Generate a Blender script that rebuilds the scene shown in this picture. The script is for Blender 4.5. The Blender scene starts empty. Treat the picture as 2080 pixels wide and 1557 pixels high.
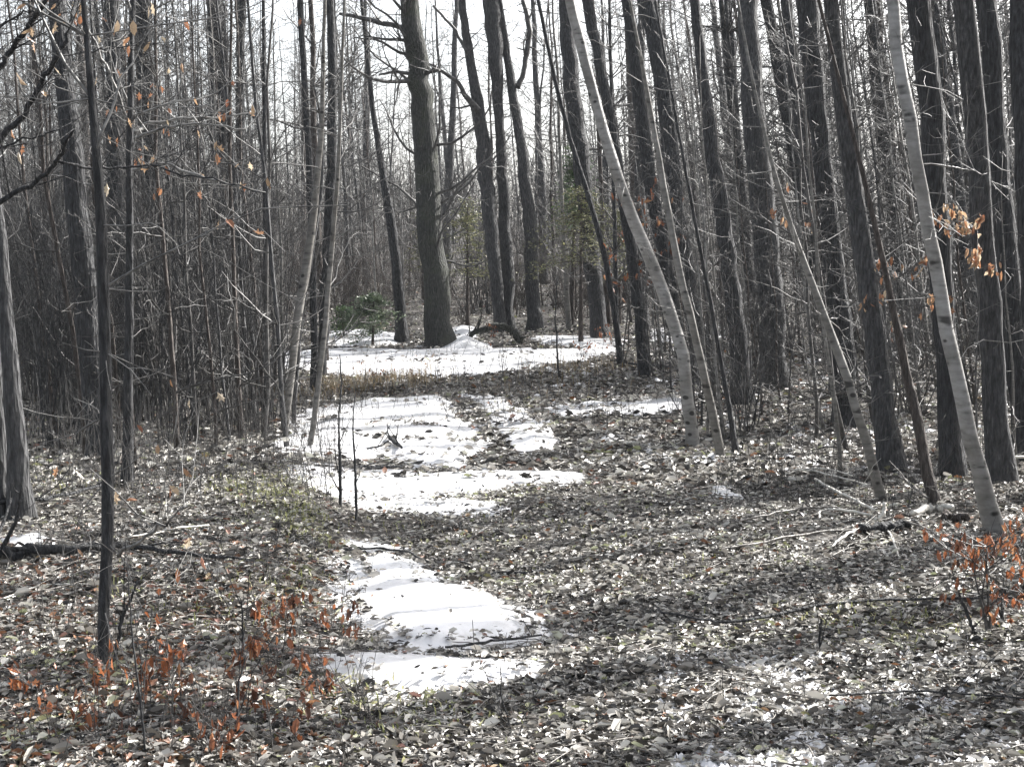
import bpy, math, random
import numpy as np
from mathutils import Vector

# ------------------------------------------------------------------ camera, world, sun, exposure
S = bpy.context.scene
COL = S.collection
F, CX, CY = 3000.0, 1040.0, 778.5           # photo pixels (2080 x 1557)
CAMZ = 1.6
PITCH = math.atan(218.0 / F)
cam_d = bpy.data.cameras.new("camera")
cam_d.sensor_width = 36.0
cam_d.lens = 36.0 * F / 2080.0
cam_d.clip_end = 2000
cam = bpy.data.objects.new("camera", cam_d)
COL.objects.link(cam)
cam.location = (0, 0, CAMZ)
cam.rotation_euler = (math.radians(90) - PITCH, 0, 0)
S.camera = cam

SUN_AZ, SUN_EL = math.radians(52), math.radians(35)   # azimuth clockwise from +Y
w = bpy.data.worlds.new("World"); S.world = w; w.use_nodes = True
wn = w.node_tree.nodes; wl = w.node_tree.links
sky = wn.new("ShaderNodeTexSky"); sky.sky_type = 'NISHITA'; sky.sun_disc = False
sky.sun_elevation = SUN_EL; sky.sun_rotation = SUN_AZ
sky.air_density = 1.0; sky.dust_density = 4.0; sky.ozone_density = 1.0
hs = wn.new("ShaderNodeHueSaturation"); hs.inputs['Saturation'].default_value = 0.35
wl.new(sky.outputs[0], hs.inputs['Color'])
wl.new(hs.outputs[0], wn['Background'].inputs['Color'])
wn['Background'].inputs['Strength'].default_value = 0.12

sd = bpy.data.lights.new("sun", 'SUN'); sd.energy = 5.0; sd.angle = math.radians(0.5); sd.color = (1, .975, .94)
sun = bpy.data.objects.new("sun", sd); COL.objects.link(sun)
sv = Vector((math.sin(SUN_AZ) * math.cos(SUN_EL), math.cos(SUN_AZ) * math.cos(SUN_EL), math.sin(SUN_EL)))
sun.rotation_euler = sv.to_track_quat('Z', 'Y').to_euler()
S.view_settings.view_transform = 'Standard'; S.view_settings.look = 'None'
S.view_settings.gamma = 1; S.view_settings.exposure = 1.6
S.cycles.max_bounces = 6; S.cycles.diffuse_bounces = 3; S.cycles.transparent_max_bounces = 4
S.cycles.use_denoising = True
S.render.film_transparent = False

# ------------------------------------------------------------------ numeric helpers
rng = np.random.default_rng(7)
random.seed(7)
_perm = np.random.default_rng(3).random((256, 256))

def vnoise(x, y):
    x = np.asarray(x, float); y = np.asarray(y, float)
    xi = np.floor(x).astype(int); yi = np.floor(y).astype(int)
    fx = x - xi; fy = y - yi
    fx = fx * fx * (3 - 2 * fx); fy = fy * fy * (3 - 2 * fy)
    a = _perm[xi & 255, yi & 255]; b = _perm[(xi + 1) & 255, yi & 255]
    c = _perm[xi & 255, (yi + 1) & 255]; d = _perm[(xi + 1) & 255, (yi + 1) & 255]
    return (a * (1 - fx) + b * fx) * (1 - fy) + (c * (1 - fx) + d * fx) * fy - .5

def fbm(x, y, o=4):
    s = 0; a = 1.0; f = 1.0
    for i in range(o):
        s = s + a * vnoise(x * f + 17.3 * i, y * f + 5.1 * i); a *= .5; f *= 2.03
    return s

def sstep(a, b, x):
    t = np.clip((np.asarray(x, float) - a) / (b - a), 0, 1)
    return t * t * (3 - 2 * t)

def gh(x, y):
    """ground height"""
    x = np.asarray(x, float); y = np.asarray(y, float)
    t = np.clip(y - 10, 0, 40)
    z = 0.0012 * t * t + np.clip(y - 50, 0, 35) * 0.085
    z = z * sstep(400, 120, y) if False else z
    z = z + 0.06 * fbm(x * .45 + 3, y * .45, 3) * sstep(2, 6, y + 3) + 0.035 * fbm(x * 1.7, y * 1.7, 3)
    # raised bank left of the track, with its foot along the snow
    edge = -0.72 - 0.055 * np.clip(y - 6, -6, 20) + 0.18 * vnoise(y * .8, 4.0)
    bank = sstep(0.0, 0.55, edge - x) * sstep(1, 5, y) * sstep(15, 9.5, y)
    z = z + 0.16 * bank + 0.03 * fbm(x * 4, y * 4, 2) * (0.3 + bank)
    # right side rises very gently
    z = z + 0.25 * sstep(1.5, 9, x) * sstep(4, 10, y)
    return z

cp, sp = math.cos(PITCH), math.sin(PITCH)
def ray(px, py):
    u = (px - CX) / F; v = -(py - CY) / F
    return np.array([u, cp + v * sp, -sp + v * cp])      # y forward

def at(px, py, Y):
    d = ray(px, py)
    return np.array([0, 0, CAMZ]) + d * (Y / d[1])

_ts = np.concatenate([np.arange(3, 40, .03), np.arange(40, 170, .2)])
def ground(px, py):
    d = ray(px, py)
    below = CAMZ + d[2] * _ts <= gh(d[0] * _ts, d[1] * _ts)
    k = int(np.argmax(below)) if below.any() else len(_ts) - 1
    p = d * _ts[k]
    return np.array([p[0], p[1], float(gh(p[0], p[1]))])

# ------------------------------------------------------------------ mesh helpers
class MB:
    def __init__(s):
        s.v = []; s.f = []; s.n = 0; s.m = []
    def tube(s, P, R, sides=6, cap=True, lump=0.0, mat=0):
        P = np.asarray(P, float); R = np.asarray(R, float); n = len(P)
        T = np.gradient(P, axis=0); T /= np.linalg.norm(T, axis=1)[:, None] + 1e-9
        ref = np.array([0., 1, 0]) if abs(T[0][1]) < .8 else np.array([1., 0, 0])
        A = np.cross(T, ref); A /= np.linalg.norm(A, axis=1)[:, None] + 1e-9
        B = np.cross(T, A)
        th = np.arange(sides) / sides * 2 * math.pi
        rr = np.ones((n, sides))
        if lump:
            rr += lump * (rng.random((n, sides)) - .5) + lump * .8 * np.sin(th * 3 + rng.random() * 6)[None, :] * .5
        ring = P[:, None, :] + (R[:, None] * rr)[:, :, None] * (np.cos(th)[None, :, None] * A[:, None, :] + np.sin(th)[None, :, None] * B[:, None, :])
        s.v.append(ring.reshape(-1, 3))
        i = np.arange(n - 1)[:, None] * sides; j = np.arange(sides)[None, :]; k = (j + 1) % sides
        q = np.stack([i + j, i + k, i + sides + k, i + sides + j], -1).reshape(-1, 4) + s.n
        s.f.append(q); s.m.append(np.full(len(q), mat))
        s.n += n * sides
        if cap:
            s.v.append(P[[0, -1]]); c0 = s.n; c1 = s.n + 1; s.n += 2
            base = c0 - n * sides
            jj = np.arange(sides); kk = (jj + 1) % sides
            a = np.stack([np.full(sides, c0), base + kk, base + jj, np.full(sides, c0)], -1)
            b0 = base + (n - 1) * sides
            b = np.stack([np.full(sides, c1), b0 + jj, b0 + kk, np.full(sides, c1)], -1)
            s.f.append(a); s.f.append(b); s.m.append(np.full(2 * sides, mat))
    def build(s, name, mats, parent=None, origin=None, smooth=True):
        V = np.concatenate(s.v); Q = np.concatenate(s.f); M = np.concatenate(s.m)
        if origin is not None:
            V = V - np.asarray(origin)
        tri = Q[:, 0] == Q[:, 3]
        loops = np.concatenate([Q[~tri].ravel(), Q[tri][:, :3].ravel()])
        tot = np.concatenate([np.full((~tri).sum(), 4), np.full(tri.sum(), 3)])
        M = np.concatenate([M[~tri], M[tri]])
        return make_mesh(name, V, loops, tot, mats, parent, M, smooth)

def make_mesh(name, V, loops, tot, mats, parent=None, midx=None, smooth=True, attrs=None):
    me = bpy.data.meshes.new(name)
    me.vertices.add(len(V)); me.vertices.foreach_set("co", np.asarray(V, np.float32).ravel())
    me.loops.add(len(loops)); me.loops.foreach_set("vertex_index", np.asarray(loops, np.int32))
    me.polygons.add(len(tot))
    st = np.concatenate([[0], np.cumsum(tot)[:-1]])
    me.polygons.foreach_set("loop_start", st.astype(np.int32))
    if midx is not None and not isinstance(mats, bpy.types.Material):
        me.polygons.foreach_set("material_index", midx.astype(np.int32))
    me.polygons.foreach_set("use_smooth", np.full(len(tot), smooth))
    for k, a in (attrs or {}).items():
        at_ = me.attributes.new(k, 'FLOAT', 'FACE'); at_.data.foreach_set("value", np.asarray(a, np.float32))
    me.update(calc_edges=True)
    for m in ([mats] if isinstance(mats, bpy.types.Material) else mats):
        me.materials.append(m)
    o = bpy.data.objects.new(name, me); COL.objects.link(o)
    if parent:
        o.parent = parent
    return o

def tag(o, label=None, cat=None, group=None, kind=None):
    if label: o['label'] = label
    if cat: o['category'] = cat
    if group: o['group'] = group
    if kind: o['kind'] = kind
    return o

def empty(name, loc, label, cat, group=None):
    o = bpy.data.objects.new(name, None); COL.objects.link(o); o.location = tuple(loc)
    o.empty_display_size = .1
    return tag(o, label, cat, group)

def copy_tree(o, loc, rz, sc, label=None, group=None, tilt=(0, 0)):
    r = o.copy(); COL.objects.link(r); r.location = loc; r.rotation_mode = 'ZYX'; r.rotation_euler = (tilt[0], tilt[1], rz)
    r.scale = sc if hasattr(sc, '__len__') else (sc, sc, sc)
    if label: r['label'] = label
    if group: r['group'] = group
    for ch in list(o.children):
        c = ch.copy(); COL.objects.link(c); c.parent = r
    return r

# ------------------------------------------------------------------ materials
def new_mat(name):
    m = bpy.data.materials.new(name); m.use_nodes = True
    n = m.node_tree.nodes; l = m.node_tree.links
    return m, n, l, n['Principled BSDF']

def node(n, t, **kw):
    o = n.new(t)
    for k, v in kw.items():
        if k in o.inputs: o.inputs[k].default_value = v
        else: setattr(o, k, v)
    return o

def ramp(n, stops, interp='LINEAR'):
    r = n.new('ShaderNodeValToRGB'); cr = r.color_ramp; cr.interpolation = interp
    while len(cr.elements) < len(stops): cr.elements.new(.5)
    for e, (p, c) in zip(cr.elements, stops):
        e.position = p; e.color = (*c, 1) if len(c) == 3 else c
    return r

def bark(name, c1, c2, c3=None, scale=(26, 26, 5), rough=.85, bump=1.0, moss=0.0):
    m, n, l, b = new_mat(name)
    tc = n.new('ShaderNodeTexCoord'); mp = node(n, 'ShaderNodeMapping'); mp.inputs['Scale'].default_value = scale
    l.new(tc.outputs['Object'], mp.inputs['Vector'])
    no = node(n, 'ShaderNodeTexNoise', Scale=2.2, Detail=6.0, Roughness=.65); l.new(mp.outputs[0], no.inputs['Vector'])
    vo = node(n, 'ShaderNodeTexVoronoi', Scale=1.8); l.new(mp.outputs[0], vo.inputs['Vector'])
    r = ramp(n, [(.38, c1), (.56, c2)] + ([(.72, c3)] if c3 else [])); l.new(no.outputs[0], r.inputs[0])
    col = r.outputs[0]
    if moss:
        n2 = node(n, 'ShaderNodeTexNoise', Scale=2.5, Detail=5.0); l.new(tc.outputs['Object'], n2.inputs['Vector'])
        r2 = ramp(n, [(.5, (0, 0, 0)), (.62, (moss, moss, moss))]); l.new(n2.outputs[0], r2.inputs[0])
        mx = node(n, 'ShaderNodeMix', data_type='RGBA'); l.new(r2.outputs[0], mx.inputs['Factor'])
        l.new(col, mx.inputs[6]); mx.inputs[7].default_value = (.09, .11, .05, 1); col = mx.outputs[2]
    l.new(col, b.inputs['Base Color']); b.inputs['Roughness'].default_value = rough
    ma = node(n, 'ShaderNodeMath', operation='ADD'); l.new(no.outputs[0], ma.inputs[0]); l.new(vo.outputs[0], ma.inputs[1])
    bp = node(n, 'ShaderNodeBump', Strength=bump, Distance=.04); l.new(ma.outputs[0], bp.inputs['Height'])
    l.new(bp.outputs[0], b.inputs['Normal'])
    return m

M_DARK = bark('dark_bark', (.018, .0185, .020), (.048, .049, .052), (.10, .10, .103))
M_GREY = bark('grey_bark', (.032, .0325, .034), (.078, .078, .080), (.155, .154, .154))
M_MOSS = bark('mossy_bark', (.022, .024, .022), (.052, .054, .048), (.105, .105, .097), moss=.16, bump=1.0)
M_BROWN = bark('brown_bark', (.035, .029, .026), (.085, .07, .062), (.14, .12, .105))
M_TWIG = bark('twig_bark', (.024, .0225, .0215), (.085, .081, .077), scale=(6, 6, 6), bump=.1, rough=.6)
M_TWIG2 = bark('lit_twig_bark', (.05, .048, .046), (.19, .185, .175), scale=(6, 6, 6), bump=.1, rough=.55)  # paler copy of the twig bark, sunlit look put into its colour
M_PALE = bark('pale_wood', (.42, .40, .36), (.6, .58, .53), scale=(10, 10, 10), bump=.2, rough=.6)
M_STICK = bark('fallen_stick_bark', (.06, .05, .045), (.2, .185, .165), (.38, .36, .33), scale=(8, 8, 8), bump=.3, rough=.55)

def birch_mat(name, light, mid):
    m, n, l, b = new_mat(name)
    tc = n.new('ShaderNodeTexCoord'); mp = node(n, 'ShaderNodeMapping'); mp.inputs['Scale'].default_value = (5, 5, 17)
    l.new(tc.outputs['Object'], mp.inputs['Vector'])
    no = node(n, 'ShaderNodeTexNoise', Scale=2.0, Detail=4.0); l.new(mp.outputs[0], no.inputs['Vector'])
    r = ramp(n, [(.28, tuple(.45 * c for c in mid)), (.38, mid), (.62, light)]); l.new(no.outputs[0], r.inputs[0])
    mp2 = node(n, 'ShaderNodeMapping'); mp2.inputs['Scale'].default_value = (4.0, 4.0, 9.0); l.new(tc.outputs['Object'], mp2.inputs['Vector'])
    vo = node(n, 'ShaderNodeTexNoise', Scale=1.0, Detail=2.0); l.new(mp2.outputs[0], vo.inputs['Vector'])
    r2 = ramp(n, [(.64, (1, 1, 1)), (.70, (.16, .15, .15))]); l.new(vo.outputs[0], r2.inputs[0])
    mx = node(n, 'ShaderNodeMix', data_type='RGBA', blend_type='MULTIPLY'); mx.inputs['Factor'].default_value = 1
    l.new(r.outputs[0], mx.inputs[6]); l.new(r2.outputs[0], mx.inputs[7])
    mp3 = node(n, 'ShaderNodeMapping'); mp3.inputs['Scale'].default_value = (7, 7, 10.5); l.new(tc.outputs['Object'], mp3.inputs['Vector'])
    v3 = node(n, 'ShaderNodeTexVoronoi', Scale=1.0); l.new(mp3.outputs[0], v3.inputs['Vector'])
    r3 = ramp(n, [(.15, (.07, .065, .06)), (.24, (1, 1, 1))]); n5 = node(n, 'ShaderNodeTexNoise', Scale=3.1, Detail=2.0); l.new(tc.outputs['Object'], n5.inputs['Vector'])
    a5 = node(n, 'ShaderNodeMath', operation='MULTIPLY_ADD'); l.new(n5.outputs[0], a5.inputs[0]); a5.inputs[1].default_value = .9; l.new(v3.outputs['Distance'], a5.inputs[2])
    s5 = node(n, 'ShaderNodeMath', operation='SUBTRACT'); l.new(a5.outputs[0], s5.inputs[0]); s5.inputs[1].default_value = .40; l.new(s5.outputs[0], r3.inputs[0])
    n4 = node(n, 'ShaderNodeTexNoise', Scale=2.2, Detail=5.0, Roughness=.7); l.new(tc.outputs['Object'], n4.inputs['Vector'])
    r4 = ramp(n, [(.35, (.55, .53, .5)), (.6, (1.1, 1.1, 1.1))]); l.new(n4.outputs[0], r4.inputs[0])
    m3 = node(n, 'ShaderNodeMix', data_type='RGBA', blend_type='MULTIPLY'); m3.inputs['Factor'].default_value = 1
    l.new(mx.outputs[2], m3.inputs[6]); l.new(r3.outputs[0], m3.inputs[7])
    m4 = node(n, 'ShaderNodeMix', data_type='RGBA', blend_type='MULTIPLY'); m4.inputs['Factor'].default_value = 1
    l.new(m3.outputs[2], m4.inputs[6]); l.new(r4.outputs[0], m4.inputs[7])
    l.new(m4.outputs[2], b.inputs['Base Color']); b.inputs['Roughness'].default_value = .55
    bp = node(n, 'ShaderNodeBump', Strength=.35, Distance=.01); l.new(no.outputs[0], bp.inputs['Height']); l.new(bp.outputs[0], b.inputs['Normal'])
    return m
M_BIRCH = birch_mat('birch_bark', (.27, .265, .256), (.19, .186, .178))
M_BIRCH2 = birch_mat('young_birch_bark', (.19, .183, .17), (.12, .115, .105))

def plain(name, col, rough=.6, trans=0.0):
    m, n, l, b = new_mat(name); b.inputs['Base Color'].default_value = (*col, 1); b.inputs['Roughness'].default_value = rough
    if trans:
        t = node(n, 'ShaderNodeBsdfTranslucent'); t.inputs['Color'].default_value = (*[min(1, c * 1.3) for c in col], 1)
        mx = node(n, 'ShaderNodeMixShader'); mx.inputs[0].default_value = trans
        l.new(b.outputs[0], mx.inputs[1]); l.new(t.outputs[0], mx.inputs[2]); l.new(mx.outputs[0], n['Material Output'].inputs[0])
    return m

def leaf_mat(name, stops, rough=.42, trans=.35, spec=.5):
    m, n, l, b = new_mat(name)
    a = n.new('ShaderNodeAttribute'); a.attribute_name = 'rnd'
    r = ramp(n, stops); l.new(a.outputs['Fac'], r.inputs[0])
    l.new(r.outputs[0], b.inputs['Base Color']); b.inputs['Roughness'].default_value = rough
    b.inputs['Specular IOR Level'].default_value = spec
    t = n.new('ShaderNodeBsdfTranslucent'); l.new(r.outputs[0], t.inputs['Color'])
    mx = n.new('ShaderNodeMixShader'); mx.inputs[0].default_value = trans
    l.new(b.outputs[0], mx.inputs[1]); l.new(t.outputs[0], mx.inputs[2]); l.new(mx.outputs[0], n['Material Output'].inputs[0])
    return m

M_LITTER = leaf_mat('leaf_litter', [(0, (.016, .015, .014)), (.25, (.050, .045, .04)), (.43, (.20, .183, .16)), (.6, (.44, .42, .385)), (.86, (.58, .565, .52)),
                                    (.90, (.30, .32, .16)), (.93, (.17, .08, .045)), (.97, (.24, .12, .06)), (1, (.26, .15, .13))], rough=.45, trans=.18, spec=.6)
M_ORANGE = leaf_mat('orange_leaf', [(0, (.07, .033, .022)), (.45, (.19, .075, .038)), (.8, (.34, .125, .055)), (1, (.42, .23, .12))], trans=.35)
M_TAN = leaf_mat('tan_leaf', [(0, (.20, .08, .045)), (.35, (.32, .16, .085)), (.7, (.42, .29, .18)), (1, (.5, .43, .32))], trans=.4)
M_EVER = leaf_mat('evergreen_needles', [(0, (.035, .07, .03)), (.5, (.07, .13, .05)), (1, (.15, .20, .08))], trans=.25, rough=.5)
M_FRESH = leaf_mat('fresh_evergreen_needles', [(0, (.045, .07, .04)), (.5, (.10, .14, .08)), (1, (.22, .26, .17))], trans=.3, rough=.45)
M_YGREEN = leaf_mat('yellow_green_needles', [(0, (.05, .06, .03)), (.5, (.12, .13, .06)), (1, (.28, .27, .14))], trans=.3, rough=.5)
M_STRAW = leaf_mat('ochre_straw', [(0, (.09, .07, .04)), (.5, (.22, .165, .09)), (1, (.40, .33, .22))], trans=.3, rough=.5)
M_GRASS = leaf_mat('dry_grass_blades', [(0, (.12, .13, .05)), (.5, (.26, .28, .11)), (1, (.45, .42, .25))], trans=.3, rough=.5)

# soil
M_SOIL, n, l, b = new_mat('forest_floor')
tc = n.new('ShaderNodeTexCoord')
n1 = node(n, 'ShaderNodeTexNoise', Scale=9.0, Detail=8.0, Roughness=.7); l.new(tc.outputs['Object'], n1.inputs['Vector'])
v1 = node(n, 'ShaderNodeTexVoronoi', Scale=16.0); l.new(tc.outputs['Object'], v1.inputs['Vector'])
r1 = ramp(n, [(.3, (.012, .010, .009)), (.55, (.045, .04, .035)), (.75, (.13, .12, .105))]); l.new(n1.outputs[0], r1.inputs[0])
r2 = ramp(n, [(0, (.5, .5, .5)), (1, (1.5, 1.4, 1.3))]); l.new(v1.outputs['Color'], r2.inputs[0])
mx = node(n, 'ShaderNodeMix', data_type='RGBA', blend_type='MULTIPLY'); mx.inputs['Factor'].default_value = 1
l.new(r1.outputs[0], mx.inputs[6]); l.new(r2.outputs[0], mx.inputs[7]); l.new(mx.outputs[2], b.inputs['Base Color'])
b.inputs['Roughness'].default_value = .8
bp = node(n, 'ShaderNodeBump', Strength=1.0, Distance=.05); l.new(n1.outputs[0], bp.inputs['Height']); l.new(bp.outputs[0], b.inputs['Normal'])

M_SNOW, n, l, b = new_mat('old_snow')
tc = n.new('ShaderNodeTexCoord')
n1 = node(n, 'ShaderNodeTexNoise', Scale=5.0, Detail=6.0, Roughness=.6); l.new(tc.outputs['Object'], n1.inputs['Vector'])
n2 = node(n, 'ShaderNodeTexNoise', Scale=55.0, Detail=3.0); l.new(tc.outputs['Object'], n2.inputs['Vector'])
r1 = ramp(n, [(.3, (.46, .46, .455)), (.52, (.66, .66, .67))]); l.new(n1.outputs[0], r1.inputs[0])
r2 = ramp(n, [(.27, (.35, .33, .30)), (.34, (1, 1, 1))]); l.new(n2.outputs[0], r2.inputs[0])
mx = node(n, 'ShaderNodeMix', data_type='RGBA', blend_type='MULTIPLY'); mx.inputs['Factor'].default_value = 1
l.new(r1.outputs[0], mx.inputs[6]); l.new(r2.outputs[0], mx.inputs[7]); l.new(mx.outputs[2], b.inputs['Base Color'])
b.inputs['Roughness'].default_value = .45
bp = node(n, 'ShaderNodeBump', Strength=.35, Distance=.03); l.new(n1.outputs[0], bp.inputs['Height']); l.new(bp.outputs[0], b.inputs['Normal'])

# ------------------------------------------------------------------ ground sheet
def axis(lo, hi, fine_lo, fine_hi, step, g=1.09):
    a = list(np.arange(fine_lo, fine_hi, step)); s = step; x = a[-1]
    while x < hi: s *= g; x += s; a.append(x)
    s = step; x = a[0]; pre = []
    while x > lo: s *= g; x -= s; pre.append(x)
    return np.array(pre[::-1] + a)
gx = axis(-140, 140, -5, 5, .07); gy = axis(-30, 190, 4, 16, .07, 1.035)
X, Y = np.meshgrid(gx, gy); Z = gh(X, Y)
nx, ny = len(gx), len(gy)
i = np.arange(ny - 1)[:, None] * nx + np.arange(nx - 1)[None, :]
q = np.stack([i, i + 1, i + nx + 1, i + nx], -1).reshape(-1, 4)
g = make_mesh('ground', np.stack([X, Y, Z], -1).reshape(-1, 3), q.ravel(), np.full(len(q), 4), M_SOIL)
tag(g, 'brown forest floor rising gently away from the camera', kind='structure')

# ------------------------------------------------------------------ snow
SNOW = [
 ('long bright snow strip across the track below the big mossy trunk', 'snow patch',
  [(560,716),(640,712),(760,712),(880,712),(1000,712),(1170,711),(1240,702),(1262,716),(1150,737),(1080,745),(1010,757),(900,767),(800,767),(700,760),(600,755),(545,740)], .06),
 ('large striped snow patch on the left half of the track, below the dry grass', 'snow patch',
  [(640,832),(720,822),(800,815),(890,810),(912,822),(928,850),(962,880),(988,905),(935,943),(890,948),(800,940),(770,928),(700,938),(600,932),(562,905),(605,880),(590,850)], .07),
 ('narrow snow strip in the right wheel track beside the striped patch', 'snow patch',
  [(975,815),(1022,808),(1058,835),(1108,870),(1132,900),(1105,925),(1060,922),(1032,890),(1005,852)], .04),
 ('thin snow streak reaching right to the foot of the white birch', 'snow patch',
  [(1105,828),(1200,818),(1260,820),(1330,814),(1390,812),(1394,833),(1300,842),(1200,839),(1130,845)], .04),
 ('wide snow band crossing the track in front of the forked dead twig', 'snow patch',
  [(590,950),(700,952),(760,957),(850,968),(1060,963),(1192,962),(1165,984),(1050,990),(950,1005),(880,1010),(760,1012),(650,1006),(588,980)], .05),
 ('small broken snow sliver just below the wide snow band', 'snow patch',
  [(700,1022),(850,1016),(992,1022),(990,1046),(900,1046),(740,1036)], .03),
 ('tongue of smooth white snow against the left bank nearest the camera but one', 'snow patch',
  [(715,1148),(790,1145),(835,1165),(866,1180),(862,1200),(950,1220),(1050,1255),(1068,1278),(1102,1305),(1085,1322),(1000,1328),(900,1330),(820,1322),(762,1290),(722,1268),(703,1230),(745,1200),(735,1172)], .08),
 ('front snow patch, a flat lens with small twigs standing in it', 'snow patch',
  [(668,1346),(760,1342),(900,1353),(1092,1356),(1098,1374),(1040,1393),(930,1405),(860,1411),(760,1400),(700,1382)], .06),
 ('tiny snow sliver at the foot of the bank above the snow tongue', 'snow patch',
  [(738,1118),(770,1112),(808,1122),(800,1130),(745,1128)], .03),
 ('small snow scrap beside the cracked trunks at the left edge', 'snow patch',
  [(12,1100),(60,1092),(82,1104),(50,1114),(20,1114)], .03),
 ('patchy snow between thin stems under the small green evergreen', 'snow patch',
  [(655,678),(720,672),(800,676),(812,700),(760,704),(690,705),(650,700)], .08),
 ('snow heap against the foot of the big mossy trunk', 'snow patch',
  [(895,714),(912,688),(940,688),(1000,708),(960,716)], .20),
 ('flat snow scrap behind the mossy fallen log', 'snow patch',
  [(918,668),(960,666),(960,690),(930,690)], .1),
 ('broken snow lying right of the mossy fallen log', 'snow patch',
  [(1090,684),(1190,684),(1260,690),(1262,700),(1190,706),(1110,700)], .05),
 ('snow scrap glimpsed between the white birch and the dark leaning trunk', 'snow patch',
  [(1325,668),(1375,672),(1378,696),(1330,694)], .08),
 ('far snow scrap seen right of the white birch', 'snow patch',
  [(1425,660),(1470,664),(1468,690),(1430,692)], .08),
 ('scrap of snow behind the pale leaning sapling on the right slope', 'snow patch',
  [(1640,730),(1665,732),(1662,742),(1636,742)], .05),
 ('small round snow scrap on the leaves near the brush pile', 'snow patch',
  [(1455,992),(1470,992),(1475,1004),(1500,1008),(1492,1014),(1460,1010)], .04),
]
def poly_sd(P, x, y):
    """signed distance, + inside"""
    P = np.asarray(P); n = len(P); d = np.full(x.shape, 1e9); ins = np.zeros(x.shape, bool)
    for i in range(n):
        a = P[i]; b_ = P[(i + 1) % n]; e = b_ - a
        wx = x - a[0]; wy = y - a[1]
        t = np.clip((wx * e[0] + wy * e[1]) / (e @ e + 1e-12), 0, 1)
        d = np.minimum(d, np.hypot(wx - t * e[0], wy - t * e[1]))
        c = (a[1] > y) != (b_[1] > y)
        xi = a[0] + (y - a[1]) / (b_[1] - a[1] + 1e-12) * e[0]
        ins ^= c & (x < xi)
    return np.where(ins, d, -d)

snow_polys = []
for label, cat, poly, hgt in SNOW:
    W = np.array([ground(*p)[:2] for p in poly])
    snow_polys.append(W)
    lo = W.min(0) - .3; hi = W.max(0) + .3
    yc = W[:, 1].mean()
    st = min(.16, max(.03, .0035 * yc))
    xs = np.arange(lo[0], hi[0], st); ys = np.arange(lo[1], hi[1], st * 1.6)
    X, Y = np.meshgrid(xs, ys)
    sdv = poly_sd(W, X, Y)
    wid = min(1.0, min(hi[0] - lo[0], hi[1] - lo[1]) * .5)
    sdv = sdv + .20 * wid * fbm(X * 3.1, Y * 1.5, 3) + (.06 if yc < 10 else .14) * wid * fbm(X * 9, Y * 5, 3) + (.16 if yc < 10 else .06) * min(1, wid * 2)
    Z = gh(X, Y) + .014 + hgt * (.8 if hgt < .1 else 1) * sstep(0, .35 if hgt < .2 else .6, sdv) + .008 * fbm(X * 3, Y * 3, 3) + .006 * fbm(X * 14, Y * 14, 2)
    Z = np.where(sdv < 0, gh(X, Y) - .02, Z)
    # melted holes
    ny, nx = X.shape
    i = np.arange(ny - 1)[:, None] * nx + np.arange(nx - 1)[None, :]
    q = np.stack([i, i + 1, i + nx + 1, i + nx], -1).reshape(-1, 4)
    keep = (sdv.ravel()[q] > -st * .5).any(1)
    q = q[keep]
    used, inv = np.unique(q.ravel(), return_inverse=True)
    V = np.stack([X, Y, Z], -1).reshape(-1, 3)[used]
    c = np.array([*W.mean(0), 0.]); c[2] = gh(c[0], c[1])
    o = make_mesh('snow_patch', V - c, inv, np.full(len(q), 4), M_SNOW)
    o.location = c
    tag(o, label, cat, 'melting snow patches along the track')

def snow_sd(x, y):
    d = np.full(x.shape, -9.)
    for W in snow_polys:
        near = (x > W[:, 0].min() - .6) & (x < W[:, 0].max() + .6) & (y > W[:, 1].min() - .6) & (y < W[:, 1].max() + .6)
        if near.any():
            d[near] = np.maximum(d[near], poly_sd(W, x[near], y[near]))
    return d

# thin granular snow and white scraps painting glare between the leaves (nobody could count its scraps)
def snow_glare_scraps(n, box, rad):
    V = []; Q = []; k = 0; vs = []; tot = []
    th = np.arange(7) / 7 * 2 * math.pi
    cnt = 0
    while cnt < n:
        px = random.uniform(*box[0]); py = random.uniform(*box[1])
        if vnoise(px / 90., py / 28.) + .35 * vnoise(px / 30., py / 10.) < .02: continue
        p = ground(px, py); r = random.uniform(*rad)
        xs = p[0] + np.cos(th) * r * np.random.uniform(.8, 2.2, 7); ys = p[1] + np.sin(th) * r * np.random.uniform(.7, 1.4, 7)
        V.append(np.stack([np.r_[xs, p[0]], np.r_[ys, p[1]], np.r_[gh(xs, ys) - .005, p[2] + random.uniform(.022, .045)]], -1))
        for j in range(7): Q += [k + j, k + (j + 1) % 7, k + 7]
        k += 8; cnt += 1
    return make_mesh('snow_glare_scraps', np.concatenate(V), Q, np.full(len(Q) // 3, 3), M_SNOW)
o = snow_glare_scraps(2600, ((1340, 2200), (1340, 1620)), (.012, .045))  # partly thin snow, partly white scraps standing in for sun glare on leaves
tag(o, 'thin snow and painted glare scraps between dead leaves at lower right', 'snow', kind='stuff')
o = snow_glare_scraps(700, ((560, 2080), (690, 960)), (.03, .10))
tag(o, 'scattered granular snow remains among leaves on the far track', 'snow', kind='stuff')

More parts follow.
